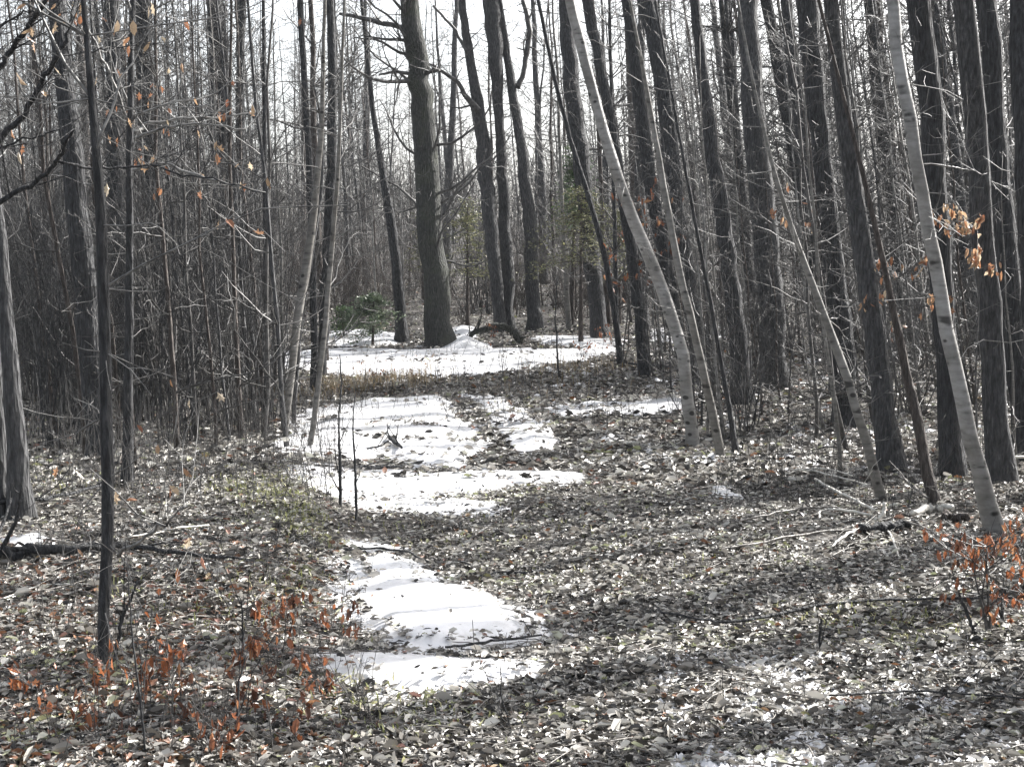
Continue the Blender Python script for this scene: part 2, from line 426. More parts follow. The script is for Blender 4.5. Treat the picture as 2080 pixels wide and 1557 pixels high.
# ------------------------------------------------------------------ leaf litter
def leaf_tpl(kind):
    if kind == 0:   # ovate, folded along the rib
        V = [(-.5,0,0),(-.2,.24,.07),(.2,.22,.06),(.52,0,-.02),(.2,-.22,.09),(-.2,-.24,.03),(0,0,0)]
        T = [(0,6,1),(1,6,2),(2,6,3),(3,6,4),(4,6,5),(5,6,0)]
    elif kind == 1:  # lobed
        V = [(-.5,0,0),(-.2,.12,.02),(-.12,.36,.12),(.05,.16,.04),(.22,.34,.10),(.28,.12,.02),(.55,0,.08),(.28,-.12,.03),(.2,-.36,.14),(.04,-.16,.03),(-.14,-.34,.05),(-.2,-.12,.01),(.03,0,-.03)]
        T = [(i, 12, (i + 1) % 12) for i in range(12)]
    else:           # curled dry
        V = [(-.5,0,.02),(-.25,.2,.16),(.15,.2,.22),(.5,.03,.12),(.15,-.16,.12),(-.25,-.2,.10),(0,0,0)]
        T = [(0,6,1),(1,6,2),(2,6,3),(3,6,4),(4,6,5),(5,6,0)]
    return np.array(V), np.array(T)

def leaves_mesh(name, C, size, tilt, mat, kinds=None, rnd=None, parent=None, hang=None, origin=None):
    """C centres (n,3)"""
    n = len(C); V = []; T = []; A = []; k = 0
    if hang is not None: C = C - np.stack([0 * size, 0 * size, size * .42], -1)
    kinds = rng.integers(0, 3, n) if kinds is None else kinds
    rnd = rng.random(n) if rnd is None else rnd
    for kd in range(3):
        sel = np.where(kinds == kd)[0]
        if not len(sel): continue
        tv, tt = leaf_tpl(kd)
        s = size[sel]; v = tv[None] * s[:, None, None] * np.stack([np.ones(len(sel)), rng.uniform(.45, 1.1, len(sel)), rng.uniform(.4, 2.4, len(sel))], -1)[:, None, :]
        a = rng.random(len(sel)) * 6.283
        t = tilt[sel]; ta = rng.random(len(sel)) * 6.283
        # rotate about x by random tilt then z
        if hang is not None:     # hanging leaves: tip points downwards
            ry = np.full(len(sel), math.pi / 2) + rng.normal(0, .65, len(sel))
        else:
            ry = t * np.sin(ta)
        rx = t * np.cos(ta) if hang is None else rng.normal(0, .5, len(sel))
        y1 = v[..., 1] * np.cos(rx)[:, None] - v[..., 2] * np.sin(rx)[:, None]
        z1 = v[..., 1] * np.sin(rx)[:, None] + v[..., 2] * np.cos(rx)[:, None]
        x1 = v[..., 0]
        x2 = x1 * np.cos(ry)[:, None] + z1 * np.sin(ry)[:, None]
        z2 = -x1 * np.sin(ry)[:, None] + z1 * np.cos(ry)[:, None]
        x3 = x2 * np.cos(a)[:, None] - y1 * np.sin(a)[:, None]
        y3 = x2 * np.sin(a)[:, None] + y1 * np.cos(a)[:, None]
        P = np.stack([x3, y3, z2], -1) + C[sel][:, None, :]
        m = len(tv)
        T.append((tt[None] + (np.arange(len(sel)) * m)[:, None, None] + k).reshape(-1, 3))
        V.append(P.reshape(-1, 3)); k += len(sel) * m
        A.append(np.repeat(rnd[sel], len(tt)))
    V = np.concatenate(V); T = np.concatenate(T)
    if origin is not None: V = V - np.asarray(origin)
    return make_mesh(name, V, T.ravel(), np.full(len(T), 3), mat, parent, smooth=False, attrs={'rnd': np.concatenate(A)})

def litter(n, y0, y1, spread=.40, pad=.9):
    # density ~ 1/y so that the far floor is not wastefully dense
    y = y0 * (y1 / y0) ** rng.random(n * 2) if y0 > 0 else rng.uniform(y0, y1, n * 2)
    x = rng.uniform(-1, 1, n * 2) * (spread * y + pad)
    keep = np.ones(len(x), bool)
    s = snow_sd(x, y)
    p = np.where(s > -.05, np.where(s > .06, .012 + .45 * (fbm(x * .9 + 5, y * 4.5, 3) > .33) * (y > 10), .22), 1.0)
    keep &= rng.random(len(x)) < p
    # clumps and hollows
    keep &= rng.random(len(x)) < .62 + .9 * fbm(x * 2.3, y * 2.3, 3)
    x = x[keep]; y = y[keep]
    z = gh(x, y) + .006 + rng.random(len(x)) ** 2 * .036 + np.where(snow_sd(x, y) > 0, .05, 0)
    return np.stack([x, y, z], -1)
C = litter(215000, 4.2, 11)
leaf_col = lambda C: np.clip(rng.beta(1.5, 1.5, len(C)) * .86 + .10 * fbm(C[:, 0] * .9, C[:, 1] * .9, 2), 0, .88)
def colours(C, orange=.025):
    r = leaf_col(C); k = rng.random(len(C))
    # rusty leaves cluster at lower left
    left = sstep(-.3, -1.2, C[:, 0]) * sstep(9, 5.5, C[:, 1]) * .15
    o = k < orange + left
    r[o] = rng.uniform(.92, 1, o.sum())
    gsel = (k > .97) | ((k > .8) & (fbm(C[:, 0] * 1.3 + 9, C[:, 1] * 1.3, 2) > .35))
    r[gsel] = rng.uniform(.86, .91, gsel.sum())
    return r
size = lambda n, a, b_: rng.uniform(a, b_, n)
L1 = leaves_mesh('fallen_leaves', C, size(len(C), .020, .055) * (1 + .45 * (rng.random(len(C)) > .93)), np.abs(rng.normal(0, .24, len(C))), M_LITTER, rnd=colours(C))
tag(L1, 'dry grey and tan fallen leaves carpeting the near track and bank', 'fallen leaves', kind='stuff')
C = litter(150000, 11, 45, .42, 1.5)
L2 = leaves_mesh('fallen_leaves', C, size(len(C), .04, .11), np.abs(rng.normal(0, .32, len(C))), M_LITTER, rnd=colours(C))
tag(L2, 'fallen leaves covering the woodland floor farther back', 'fallen leaves', kind='stuff')

# ------------------------------------------------------------------ branching
def unit(v): return v / (np.linalg.norm(v) + 1e-9)

def grow(mb, p0, d, L, r0, lev, kids=5, wob=.18, up=.10, sides=4, rmin=.0012, tips=None, spread=.8):
    n = max(3, min(8, int(L / .18) + 2)); P = [p0]; d = unit(d); step = L / (n - 1)
    for i in range(n - 1):
        d = unit(d + rng.normal(0, wob, 3) + np.array([0, 0, up]))
        P.append(P[-1] + d * step)
    P = np.array(P); R = np.linspace(r0, max(rmin, r0 * .35), n)
    mb.tube(P, R, sides, cap=False)
    if tips is not None: tips.append(P[-1]); tips.append(P[n // 2])
    if lev > 0:
        for k in range(kids):
            t = rng.uniform(.2, .97) * (n - 1); i = int(t); f = t - i
            q_ = P[i] * (1 - f) + P[min(i + 1, n - 1)] * f
            T = unit(P[min(i + 1, n - 1)] - P[i]) if i < n - 1 else d
            sidev = unit(np.cross(T, rng.normal(0, 1, 3)))
            dd = unit(T * (1 - spread * .4) + sidev * spread)
            grow(mb, q_, dd, L * rng.uniform(.3, .62) * (1 - .4 * t / (n - 1)), max(rmin, R[i] * .55), lev - 1, max(2, kids - 1), wob * 1.15, up, 3, rmin, tips, spread)

def tree(name, label, cat, pts, mat, group=None, limbs=14, limb_len=(.5, 1.3), limb_r=.012, lev=1, kids=5,
         z0=.8, up=.06, top=4.0, sides=10, lump=.10, depth=None, base=None, yj=.12, leaves=None, fork=True, extra=None, twig=None, flare=1.35):
    """pts: (px, py, width px) from the ground up; the base point is found on the ground"""
    G = ground(pts[0][0], pts[0][1]) if depth is None else at(pts[0][0], pts[0][1], depth)
    Yd = G[1]
    if depth is not None:
        G[2] = gh(G[0], Yd)
    P = [G]; R = [pts[0][2] * Yd / F / 2]
    ph = rng.random() * 6
    for i, (px, py, wpx) in enumerate(pts[1:]):
        yy = Yd + yj * math.sin(ph + i * .8) - yj * math.sin(ph)
        p = at(px, py, yy)
        if p[2] < G[2] + .1: continue
        P.append(p); R.append(wpx * yy / F / 2)
    P = np.array(P); R = np.array(R)
    if top > 0:
        d = unit(P[-1] - P[-2]); m = 4
        ext = [P[-1] + (d * .85 + np.array([0, 0, .15])) * top * (k + 1) / m + np.array([rng.normal(0, .06), rng.normal(0, .06), 0]) for k in range(m)]
        P = np.vstack([P, ext]); R = np.r_[R, R[-1] * np.linspace(.9, .35, m)]
    # resample so the outline stays organic
    s = np.r_[0, np.cumsum(np.linalg.norm(np.diff(P, axis=0), axis=1))]
    ns = max(8, int(s[-1] / .22)); u = np.linspace(0, s[-1], ns)
    PP = np.stack([np.interp(u, s, P[:, k]) for k in range(3)], -1); RR = np.interp(u, s, R)
    k3 = np.array([.25, .5, .25])
    for _ in range(16 if mat not in (M_BIRCH, M_BIRCH2) else 6):
        RR[1:-1] = np.convolve(RR, k3, 'valid')
        for k in range(3): PP[1:-1, k] = np.convolve(PP[:, k], k3, 'valid')
    PP[1:-1, :2] += rng.normal(0, .10, (ns - 2, 2)) * RR[1:-1, None]
    RR[0] *= flare; RR[1] *= 1 + (flare - 1) * .25
    PP = np.vstack([PP[0] - [0, 0, .12], PP]); RR = np.r_[RR[0] * 1.05, RR]
    root = empty(name, G, label, cat, group)
    mb = MB(); mb.tube(PP, RR, sides, lump=lump)
    # short dead stubs on the trunk
    mb.build('trunk', mat, root, origin=G)
    br = MB(); tips = []
    for k in range(int(limbs * (2.0 if pts[0][0] > 1300 else (2.4 if Yd > 22 else 1.5)))):
        z = rng.uniform(z0, 1.0) if z0 < 1 else rng.uniform(0, 1)
        idx = int((z if z0 < 1 else z) * (len(PP) - 2)) + 1
        if PP[idx][2] - G[2] < z0 * 1.0: continue
        a = rng.random() * 6.283
        dd = np.array([math.cos(a), math.sin(a) * (.8 if Yd > 12 else .25), rng.uniform(.05, .8)])
        r = min(limb_r * rng.uniform(.6, 1.4), RR[idx] * .55)
        grow(br, PP[idx], dd, rng.uniform(*limb_len), r, lev, kids, up=up, tips=tips)
    nf = int(34 if Yd < 26 else 60)
    for k in range(nf):          # short dead twigs all along the trunk
        idx = int(rng.uniform(.12, .95) * (len(PP) - 2)) + 1; a = rng.random() * 6.283
        grow(br, PP[idx], np.array([math.cos(a), math.sin(a) * .5, rng.uniform(-.3, .6)]), rng.uniform(.12, .45) * (1 if Yd < 26 else 1.8), .0018 + .00018 * Yd, 1, 2, wob=.3, up=0, rmin=.0008 + .00006 * Yd)
    for e in (extra or []):      # limbs drawn from pixel points: [(px,py,w)...], depth offset
        q0, dy = e
        Pn = np.array([at(px, py, Yd + dy * t) for t, (px, py, _) in zip(np.linspace(0, 1, len(q0)), q0)])
        Rn = np.array([wpx * Yd / F / 2 for _, _, wpx in q0])
        u0 = np.linspace(0, len(Pn) - 1, len(Pn) * 4)
        Pn = np.stack([np.interp(u0, np.arange(len(q0)), Pn[:, k]) for k in range(3)], -1); Rn = np.interp(u0, np.arange(len(q0)), Rn)
        Pn[1:-1] += rng.normal(0, .006, (len(Pn) - 2, 3))
        br.tube(Pn, Rn, 6)
        for k in range(len(Pn)):
            if rng.random() < .5:
                grow(br, Pn[k], unit(rng.normal(0, 1, 3)) + np.array([0, 0, .3]), rng.uniform(.2, .6), max(.0015, Rn[k] * .4), 1, 3, tips=tips)
    if br.n:
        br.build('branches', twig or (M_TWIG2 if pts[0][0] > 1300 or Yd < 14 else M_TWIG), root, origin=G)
    if leaves:
        cnt, lm, sz, zone = leaves
        T = np.array(tips)
        if zone is not None:
            q_ = zone; rel = T - [0, 0, CAMZ]
            fy = rel[:, 1] * cp - rel[:, 2] * sp; fz = rel[:, 1] * sp + rel[:, 2] * cp
            ux = CX + F * rel[:, 0] / fy; uy = CY - F * fz / fy
            T = T[(ux > q_[0]) & (ux < q_[2]) & (uy > q_[1]) & (uy < q_[3])]
        if len(T):
            C = T[rng.integers(0, len(T), cnt)] + rng.normal(0, .008, (cnt, 3))
            leaves_mesh('leaves', C, rng.uniform(sz * .7, sz * 1.2, cnt), np.zeros(cnt), lm, parent=root, hang=True, origin=G)
    return root

T_ = []
def bt(label, pts, mat=M_DARK, **kw):
    kw.setdefault('group', 'bare trees beside the track')
    return tree(kw.pop('name', 'bare_tree'), label, kw.pop('cat', 'tree'), pts, mat, **kw)

# --- left side
bt('cracked pale-edged trunk cut off by the left picture edge', [(8,1058,40),(-4,900,36),(-16,700,30),(-40,400,26)], M_GREY, limbs=3)
bt('grey leaning trunk beside the cracked trunk at the left edge', [(46,1060,50),(40,960,40),(30,800,34),(16,680,32),(6,560,28),(-16,350,24)], M_GREY, limbs=5, name='leaning_tree')
bt('near dark sapling whose foot stands among rusty leaves at lower left', [(208,1372,21),(222,1250,22),(232,1120,26),(235,1000,31),(226,860,30),(220,700,28),(213,500,27),(204,337,24),(193,270,19),(176,150,10),(165,0,6)],
   name='sapling', limbs=9, limb_len=(.5, 1.1), limb_r=.006, z0=1.2, top=1.0, flare=1.1, leaves=(50, M_TAN, .045, None), sides=9,
   extra=[([(240,1130,8),(322,1072,6),(375,1029,3)], -.3), ([(198,300,6),(240,180,5),(290,90,3),(330,10,2)], .3)])
bt('slim straight dark tree just right of the near sapling, orange leaves on its side twigs', [(258,986,24),(262,900,20),(263,750,17),(263,500,15),(262,337,13),(264,200,13),(262,90,13),(266,0,12)],
   limbs=10, limb_len=(.4, 1.2), limb_r=.008, z0=2.0, leaves=(120, M_TAN, .062, None), flare=1.2,
   extra=[([(265,275,8),(300,250,7),(380,240,6),(450,238,4),(520,228,2)], .4), ([(270,282,7),(320,262,6),(400,250,4),(500,262,3)], -.4),
          ([(255,235,6),(225,150,6),(190,80,5),(160,40,4),(135,0,3)], -.3), ([(262,345,6),(330,333,6),(420,362,5),(540,392,3)], -.5)])
bt('thick dark trunk standing behind and left of the near sapling', [(205,935,52),(185,760,50),(175,600,49),(165,524,48),(152,337,45),(138,200,38),(130,150,37),(112,0,35)], limbs=12)
bt('dark trunk half hidden behind the slim straight tree', [(262,900,34),(250,700,32),(240,500,32),(233,337,32),(232,170,32),(226,0,30)], limbs=12, depth=17)
bt('grey-brown trunk with ragged bark right of the slim straight tree', [(345,880,36),(338,700,34),(326,520,33),(318,440,33),(305,337,37),(298,180,34),(287,0,32)], limbs=12, depth=19)
bt('broad dark trunk left of the open sky', [(474,830,56),(466,600,55),(460,500,54),(453,303,52),(446,168,44),(436,0,33)], limbs=18, depth=20)
bt('narrow upright trunk standing close to the broad dark trunk left of the sky', [(492,815,20),(490,500,19),(488,200,18),(489,0,18)], limbs=8, depth=22)
bt('thin black pole-like tree against the sky left of the forked canopy', [(541,800,11),(538,400,9),(537,180,8),(535,0,7)], limbs=6, depth=16, limb_len=(.3,.8))
bt('dark tree with bluish bark on the left border of the open sky', [(650,770,22),(668,500,20),(673,300,21),(678,168,18),(670,0,16)], limbs=14, depth=21)
bt('slightly bent dark tree with a long rightward sweep left of the sky', [(640,800,16),(634,500,14),(628,300,13),(616,140,13),(607,0,13)], limbs=10, depth=19)
bt('young pale birch leaning right behind the striped snow patch', [(576,880,16),(582,820,16),(590,770,16),(598,700,17),(606,635,18),(618,560,19),(630,490,18),(642,420,15),(650,330,12),(655,200,9),(658,60,7)], M_BIRCH2, name='birch_tree', cat='birch', limbs=9, flare=1.15)
bt('thin pale birch with its foot at the left rim of the striped snow', [(628,918,11),(638,850,11),(648,780,12),(655,720,12),(662,650,11),(668,570,10),(673,500,10),(682,430,9),(690,330,8),(692,180,6)], M_BIRCH2, name='birch_tree', cat='birch', limbs=8, flare=1.15)
bt('knobbly twisted stem between the two young pale birches', [(596,770,8),(600,700,10),(612,600,9),(640,480,9),(662,380,11),(672,340,16),(668,270,6)], M_GREY, name='crooked_stem', limbs=9, depth=15.3, top=.6, limb_len=(.3,.8))
# --- centre
bt('biggest mossy trunk at the head of the track, a snow heap at its foot', [(895,706,56),(892,690,54),(888,640,52),(881,567,51),(876,480,51),(870,404,51),(863,303,48),(855,202,45),(846,110,42),(838,60,39),(830,0,37)],
   M_MOSS, limbs=16, sides=18, limb_len=(.8, 2.2), limb_r=.03, z0=1.5, lev=2, lump=.07,
   extra=[([(868,148,9),(882,144,8),(893,142,5)], 0), ([(846,62,10),(780,48,11),(730,35,9),(690,28,6)], .5), ([(842,150,8),(800,146,6),(770,152,4)], .3)])
bt('dark trunk with flared foot just left of the biggest mossy trunk', [(817,697,27),(818,668,20),(812,600,20),(808,567,21),(800,480,22),(793,430,20),(780,360,15),(775,336,13),(757,235,10),(745,100,8),(734,0,7)], limbs=16, top=3)
bt('grey tree with a leftward elbow limb in the middle of the sky', [(1016,672,24),(1010,567,26),(999,524,27),(991,404,30),(985,350,29),(981,303,30),(975,219,27),(961,168,18),(948,84,17),(938,0,15)], M_GREY,
   limbs=20, sides=12, limb_len=(.8, 2.4), limb_r=.03, lev=2,
   extra=[([(972,225,14),(945,195,10),(932,168,8),(905,150,7),(870,128,5),(840,110,4)], -.5), ([(950,110,8),(925,60,6),(880,12,5)], .3)])
bt('upright forked tree, left stem of the central pair', [(1033,668,26),(1031,560,26),(1029,470,25),(1025,420,24),(1017,303,20),(1011,230,17),(1010,180,18),(1010,135,28),(1004,67,40),(1000,0,36)], M_GREY,
   limbs=20, sides=12, limb_len=(.8, 2.2), limb_r=.025, lev=2)
bt('tree with a slingshot fork, right stem of the central pair', [(1086,670,30),(1082,560,28),(1078,471,27),(1070,404,25),(1063,337,22),(1056,280,21),(1050,236,20),(1038,168,17),(1026,90,15),(1014,0,12)], M_GREY,
   limbs=20, sides=12, limb_len=(.8, 2.0), limb_r=.025, lev=2,
   extra=[([(1051,180,11),(1064,145,10),(1070,110,11),(1076,67,11),(1070,30,10),(1062,0,9)], 0)])
bt('shaggy dark trunk immediately left of the tall white birch', [(1222,690,34),(1205,560,34),(1190,420,34),(1178,303,34),(1170,252,36),(1163,185,33),(1155,100,32),(1144,0,27)], limbs=20, sides=12, limb_len=(.6, 1.8), limb_r=.02, lev=2)
bt('thin dark leaning pole passing under the tall white birch', [(1262,745,12),(1240,580,12),(1222,471,11),(1198,404,10),(1170,330,10),(1150,262,9),(1120,140,8),(1095,0,7)], limbs=8, limb_len=(.3,.8))
bt('tall white birch with black knots leaning left, right of the track', [(1408,912,27),(1407,860,24),(1400,803,24),(1388,702,25),(1377,660,26),(1358,610,26),(1341,575,26),(1323,534,26),(1304,488,25),(1281,437,24),(1256,370,23),(1235,303,22),(1217,235,21),(1198,161,21),(1181,100,20),(1168,50,20),(1156,0,20)],
   M_BIRCH, name='birch_tree', cat='birch', limbs=9, sides=14, limb_len=(.3, .9), flare=1.1)
bt('slimmer grey birch with a lit right rim just behind the tall white birch', [(1466,932,19),(1457,887,18),(1443,820,17),(1429,752,17),(1410,668,15),(1390,600,16),(1367,488,15),(1353,404,14),(1343,337,13),(1330,286,11),(1319,202,9),(1303,118,7),(1276,0,5)],
   M_BIRCH2, name='birch_tree', cat='birch', limbs=10, flare=1.1)
bt('black straight trunk with a cut-looking foot left of the tall white birch', [(1310,766,29),(1310,736,28),(1303,652,25),(1295,600,25),(1287,530,24),(1275,450,24),(1252,330,20),(1235,219,20),(1220,135,22),(1201,34,24),(1196,0,24)], limbs=12, flare=1.1)
bt('thin dark sapling crossing the right rim of the slimmer grey birch', [(1496,928,12),(1484,820,10),(1467,736,9),(1447,635,8),(1429,534,8),(1400,400,7),(1380,270,6),(1340,60,5)], name='sapling', limbs=9, limb_len=(.3,.8))
# --- right side
bt('medium grey trunk showing between sky gaps right of the tall birch top', [(1392,770,27),(1365,600,27),(1345,500,27),(1328,420,27),(1310,303,27),(1298,202,25),(1288,100,24),(1272,0,22)], limbs=12, depth=22)
bt('stout leaning trunk, second right of the tall birch top', [(1432,800,38),(1405,620,36),(1385,524,35),(1366,337,34),(1360,270,34),(1346,151,33),(1330,67,34),(1314,0,36)], limbs=14, depth=21)
bt('dark trunk with a swollen foot on the far right slope edge', [(1510,822,44),(1508,770,35),(1497,668,35),(1480,520,33),(1462,390,32),(1445,303,28),(1435,202,25),(1418,100,23),(1407,0,20)], limbs=14)
bt('wide shaggy trunk in the middle of the right-hand wood', [(1578,810,52),(1566,620,52),(1554,450,54),(1540,337,46),(1527,240,46),(1524,168,44),(1521,67,40),(1518,0,38)], M_GREY, limbs=20, sides=14, depth=19)
bt('slender dark trunk edging the second sky gap on the right', [(1700,820,28),(1680,620,28),(1655,450,28),(1630,270,28),(1617,185,27),(1605,100,27),(1595,0,22)], limbs=10, depth=18)
bt('heavy dark trunk with a dead-straight right edge near the pale leaning sapling', [(1722,870,52),(1712,700,46),(1698,520,42),(1680,400,38),(1663,303,36),(1656,236,36),(1650,100,40),(1641,0,50)], limbs=10, sides=12, depth=15)
bt('smooth dark trunk right behind the pale leaning sapling', [(1812,958,50),(1800,870,46),(1786,770,44),(1776,668,44),(1762,534,44),(1738,400,38),(1715,303,34),(1705,202,30),(1697,100,30),(1689,0,28)], M_GREY, limbs=14, sides=12)
bt('pale leaning sapling with peeling bark rising behind the brush pile', [(1792,1022,21),(1784,988,20),(1767,921,20),(1754,853,20),(1727,786,20),(1706,729,18),(1683,662,18),(1660,600,17),(1643,550,13),(1616,500,10),(1595,437,9),(1568,353,8),(1548,252,7),(1528,168,6),(1500,20,5)],
   M_BIRCH2, name='birch_tree', cat='birch', limbs=10, flare=1.1, top=2)
bt('reddish brown leaning stem between the pale sapling and the big right birch', [(1902,1028,26),(1895,1005,25),(1865,904,24),(1848,820,22),(1834,736,20),(1824,651,13),(1807,567,12),(1794,505,11),(1777,454,10),(1760,370,9),(1737,303,9),(1723,236,8),(1690,100,8),(1666,0,7)],
   M_BROWN, limbs=10, name='leaning_tree', flare=1.1, twig=M_GREY)
bt('largest white birch with dark scars leaning left near the right edge', [(2026,1088,42),(2012,1040,34),(1991,988,31),(1979,921,32),(1964,853,31),(1945,786,29),(1932,702,28),(1918,635,28),(1908,567,28),(1898,517,28),(1886,488,29),(1875,421,27),(1863,337,26),(1846,270,26),(1838,185,26),(1826,100,25),(1814,0,26)],
   M_BIRCH, name='birch_tree', cat='birch', limbs=9, sides=14, limb_len=(.3, 1.0), flare=1.15,
   extra=[([(1870,335,5),(1930,340,4),(1960,345,3),(2005,352,2)], .2), ([(1880,430,4),(1910,455,3),(1960,480,2)], -.2)])
bt('dark upright trunk left of the largest white birch foot', [(1937,968,46),(1930,870,46),(1922,700,46),(1905,400,48),(1893,168,49),(1877,67,49),(1868,0,50)], limbs=10, sides=12)
bt('massive blackish trunk right of the largest white birch', [(2036,985,54),(2022,800,47),(2004,560,44),(1988,337,44),(1975,150,44),(1962,0,42)], M_GREY, limbs=14, sides=14)
bt('second massive blackish trunk crowding the right picture edge', [(2085,935,50),(2064,700,44),(2046,500,42),(2022,250,40),(2004,0,40)], limbs=14, sides=14)
bt('dark trunk clipped by the right picture edge', [(2122,1010,50),(2105,700,46),(2085,400,44),(2066,100,36),(2060,0,34)], limbs=6)
bt('thin pale whip with bleached bark at the far end of the track right side', [(1156,700,10),(1152,600,10),(1146,500,9),(1142,400,7),(1134,250,6)], M_BIRCH2, name='birch_tree', cat='birch', limbs=7, depth=30)
bt('small crooked pale stem by the mossy fallen log', [(1028,660,7),(1026,600,7),(1024,520,6),(1018,440,5)], M_BIRCH2, name='sapling', limbs=5, depth=31)

print('main trees', len(bpy.data.objects))
# --- the overhanging tree whose trunk stands just left of the frame
G = np.array([-2.55, 5.6, float(gh(-2.55, 5.6))])
root = empty('overhanging_tree', G, 'dark crooked limbs of a tree reaching in from the left edge', 'tree')
mb = MB(); zz = np.linspace(-.1, 7, 14)
mb.tube(np.stack([G[0] + .05 * np.sin(zz), G[1] + .04 * np.cos(zz * 1.3), G[2] + zz], -1), np.linspace(.12, .05, 14), 12, lump=.1); mb.build('trunk', M_DARK, root, origin=G)
mb = MB(); tips = []
for line, wpx in (([(-200,560),(0,404),(67,377),(111,337),(131,293),(150,262)], 13), ([(-190,480),(0,280),(50,235),(84,162),(118,118),(140,70),(150,20),(160,-40)], 15),
                  ([(-200,330),(0,138),(25,100),(60,52),(94,0),(120,-60)], 15), ([(118,328),(202,343),(270,340),(320,336),(370,356),(420,362),(540,392)], 6),
                  ([(-220,150),(0,57),(50,22),(90,30)], 6), ([(118,118),(190,100),(255,92),(300,112)], 4), ([(-210,400),(0,295),(80,278),(128,262)], 6)):
    Yd = 5.6
    P = np.array([at(px, py, Yd + .12 * math.sin(k)) for k, (px, py) in enumerate(line)])
    u = np.linspace(0, len(P) - 1, len(P) * 4)
    P = np.stack([np.interp(u, np.arange(len(line)), P[:, k]) for k in range(3)], -1)
    P[1:-1] = (P[:-2] + P[1:-1] * 2 + P[2:]) / 4; P[1:-1] += rng.normal(0, .004, (len(P) - 2, 3))
    R = np.linspace(wpx, wpx * .45, len(P)) * Yd / F / 2
    mb.tube(P, R, 7)
    for k in range(4, len(P)):
        if rng.random() < .42: grow(mb, P[k], np.array([rng.uniform(-.2, 1), rng.normal(0, .7), rng.uniform(-.3, .9)]), rng.uniform(.15, .5), max(.0014, R[k] * .35), 1, 3, tips=tips)
mb.build('branches', M_DARK, root, origin=G)
T = np.array(tips); C = T[rng.integers(0, len(T), 34)] + rng.normal(0, .006, (34, 3))
leaves_mesh('leaves', C, rng.uniform(.035, .06, len(C)), np.zeros(len(C)), M_TAN, parent=root, hang=True, origin=G)

# ------------------------------------------------------------------ woodland prototypes, then copies
def proto_tree(h, r, limbs, lev, kids, mat, z0=.12, name='bare_tree'):
    root = empty(name, (0, 0, 0), 'x', 'tree')
    n = int(h / .5); z = np.linspace(-.15, h, n)
    wx = np.cumsum(rng.normal(0, .022, n)) ; wy = np.cumsum(rng.normal(0, .022, n))
    P = np.stack([wx - wx[0], wy - wy[0], z], -1)
    R = r * (1 - .85 * np.linspace(0, 1, n) ** 1.1); R[0] *= 1.3
    mb = MB(); mb.tube(P, R, 8, lump=.08); mb.build('trunk', mat, root)
    br = MB()
    for k in range(limbs):
        t = rng.uniform(z0, .98); i = min(n - 1, int(t * n)); a = rng.random() * 6.283
        dd = np.array([math.cos(a), math.sin(a), rng.uniform(0, .9)])
        grow(br, P[i], dd, rng.uniform(.5, 1.6) * (1.2 - .6 * t) * h / 9, min(R[i] * .5, .016), lev, kids, up=.05, rmin=.003, sides=3)
    br.build('branches', M_TWIG, root)
    return root
LAB = {
 'big': ('dark bare tree among many like it in the wood behind the track', 'dark bare trees massed behind the track'),
 'thin': ('thin bare pole tree in the crowded far wood', 'thin bare pole trees of the far wood'),
 'sap': ('slender leafless sapling in the crowded understorey', 'slender leafless saplings in the understorey'),
}
protos = {'big': [proto_tree(rng.uniform(11, 13), rng.uniform(.12, .17), 46, 2, 4, m) for m in (M_DARK, M_GREY, M_DARK, M_BROWN)],
          'thin': [proto_tree(rng.uniform(8, 11), rng.uniform(.04, .065), 52, 2, 4, m) for m in (M_DARK, M_GREY, M_TWIG, M_DARK, M_BROWN)],
          'sap': [proto_tree(rng.uniform(4, 6.5), rng.uniform(.013, .022), 26, 2, 3, m, name='sapling') for m in (M_TWIG2, M_GREY, M_TWIG, M_BIRCH2, M_BROWN)]}
for k in protos:
    for p in protos[k]: tag(p, LAB[k][0], 'sapling' if k == 'sap' else 'tree', LAB[k][1])
used = set()
def place(kind, x, y, sc=1.0, label=None, group=None, wide=1.0):
    p = protos[kind][int(rng.integers(0, len(protos[kind])))]
    u_ = x / max(y, 1); lean = -.035 + rng.normal(0, .035) - .11 * float(sstep(0, .25, u_))
    loc = (x, y, float(gh(x, y)))
    sc3 = (sc * wide, sc * wide, sc)
    if p.name not in used:
        if label: p['label'] = label; p['group'] = group
        used.add(p.name); p.location = loc; p.rotation_mode = 'ZYX'; p.rotation_euler = (rng.normal(0, .02), lean, rng.random() * 6.28); p.scale = sc3
        return p
    return copy_tree(p, loc, rng.random() * 6.28, sc3, label, group, tilt=(rng.normal(0, .02), lean))
# helper: pixel column -> x at distance
def col_x(px, y): return (px - CX) / F * y
def scatter(kind, n, y0, y1, weight, sc=(.8, 1.2), wide=1.0, mind=0.0):
    k = 0; tries = 0
    while k < n and tries < n * 60:
        tries += 1
        px = rng.uniform(-60, 2140); y = math.sqrt(rng.uniform(y0 * y0, y1 * y1))
        if rng.random() > weight(px, y): continue
        place(kind, col_x(px, y), y, rng.uniform(*sc), wide=wide); k += 1
def wt_big(px, y):
    if 560 < px < 1300 and y < 34: return 0
    if 640 < px < 1140: return .03 if y < 40 else .22
    return .55 if px < 640 else 1.0
def wt_thin(px, y):
    if 520 < px < 1200 and y < 33: return 0.02
    if 890 < px < 1140: return .35
    return .8
def wt_sap(px, y):
    if 540 < px < 1420 and y < 30: return .0
    if 540 < px < 1280 and y < 36: return .5
    if px > 1400 and y < 13: return .0
    return .9
scatter('big', 34, 22, 62, wt_big, (.8, 1.15))
scatter('thin', 235, 22, 78, wt_thin, (.75, 1.25))
scatter('sap', 155, 11.5, 42, wt_sap, (.6, 1.25))
scatter('sap', 45, 12.5, 21, lambda px, y: 1.0 if 60 < px < 590 else 0, (.7, 1.2))
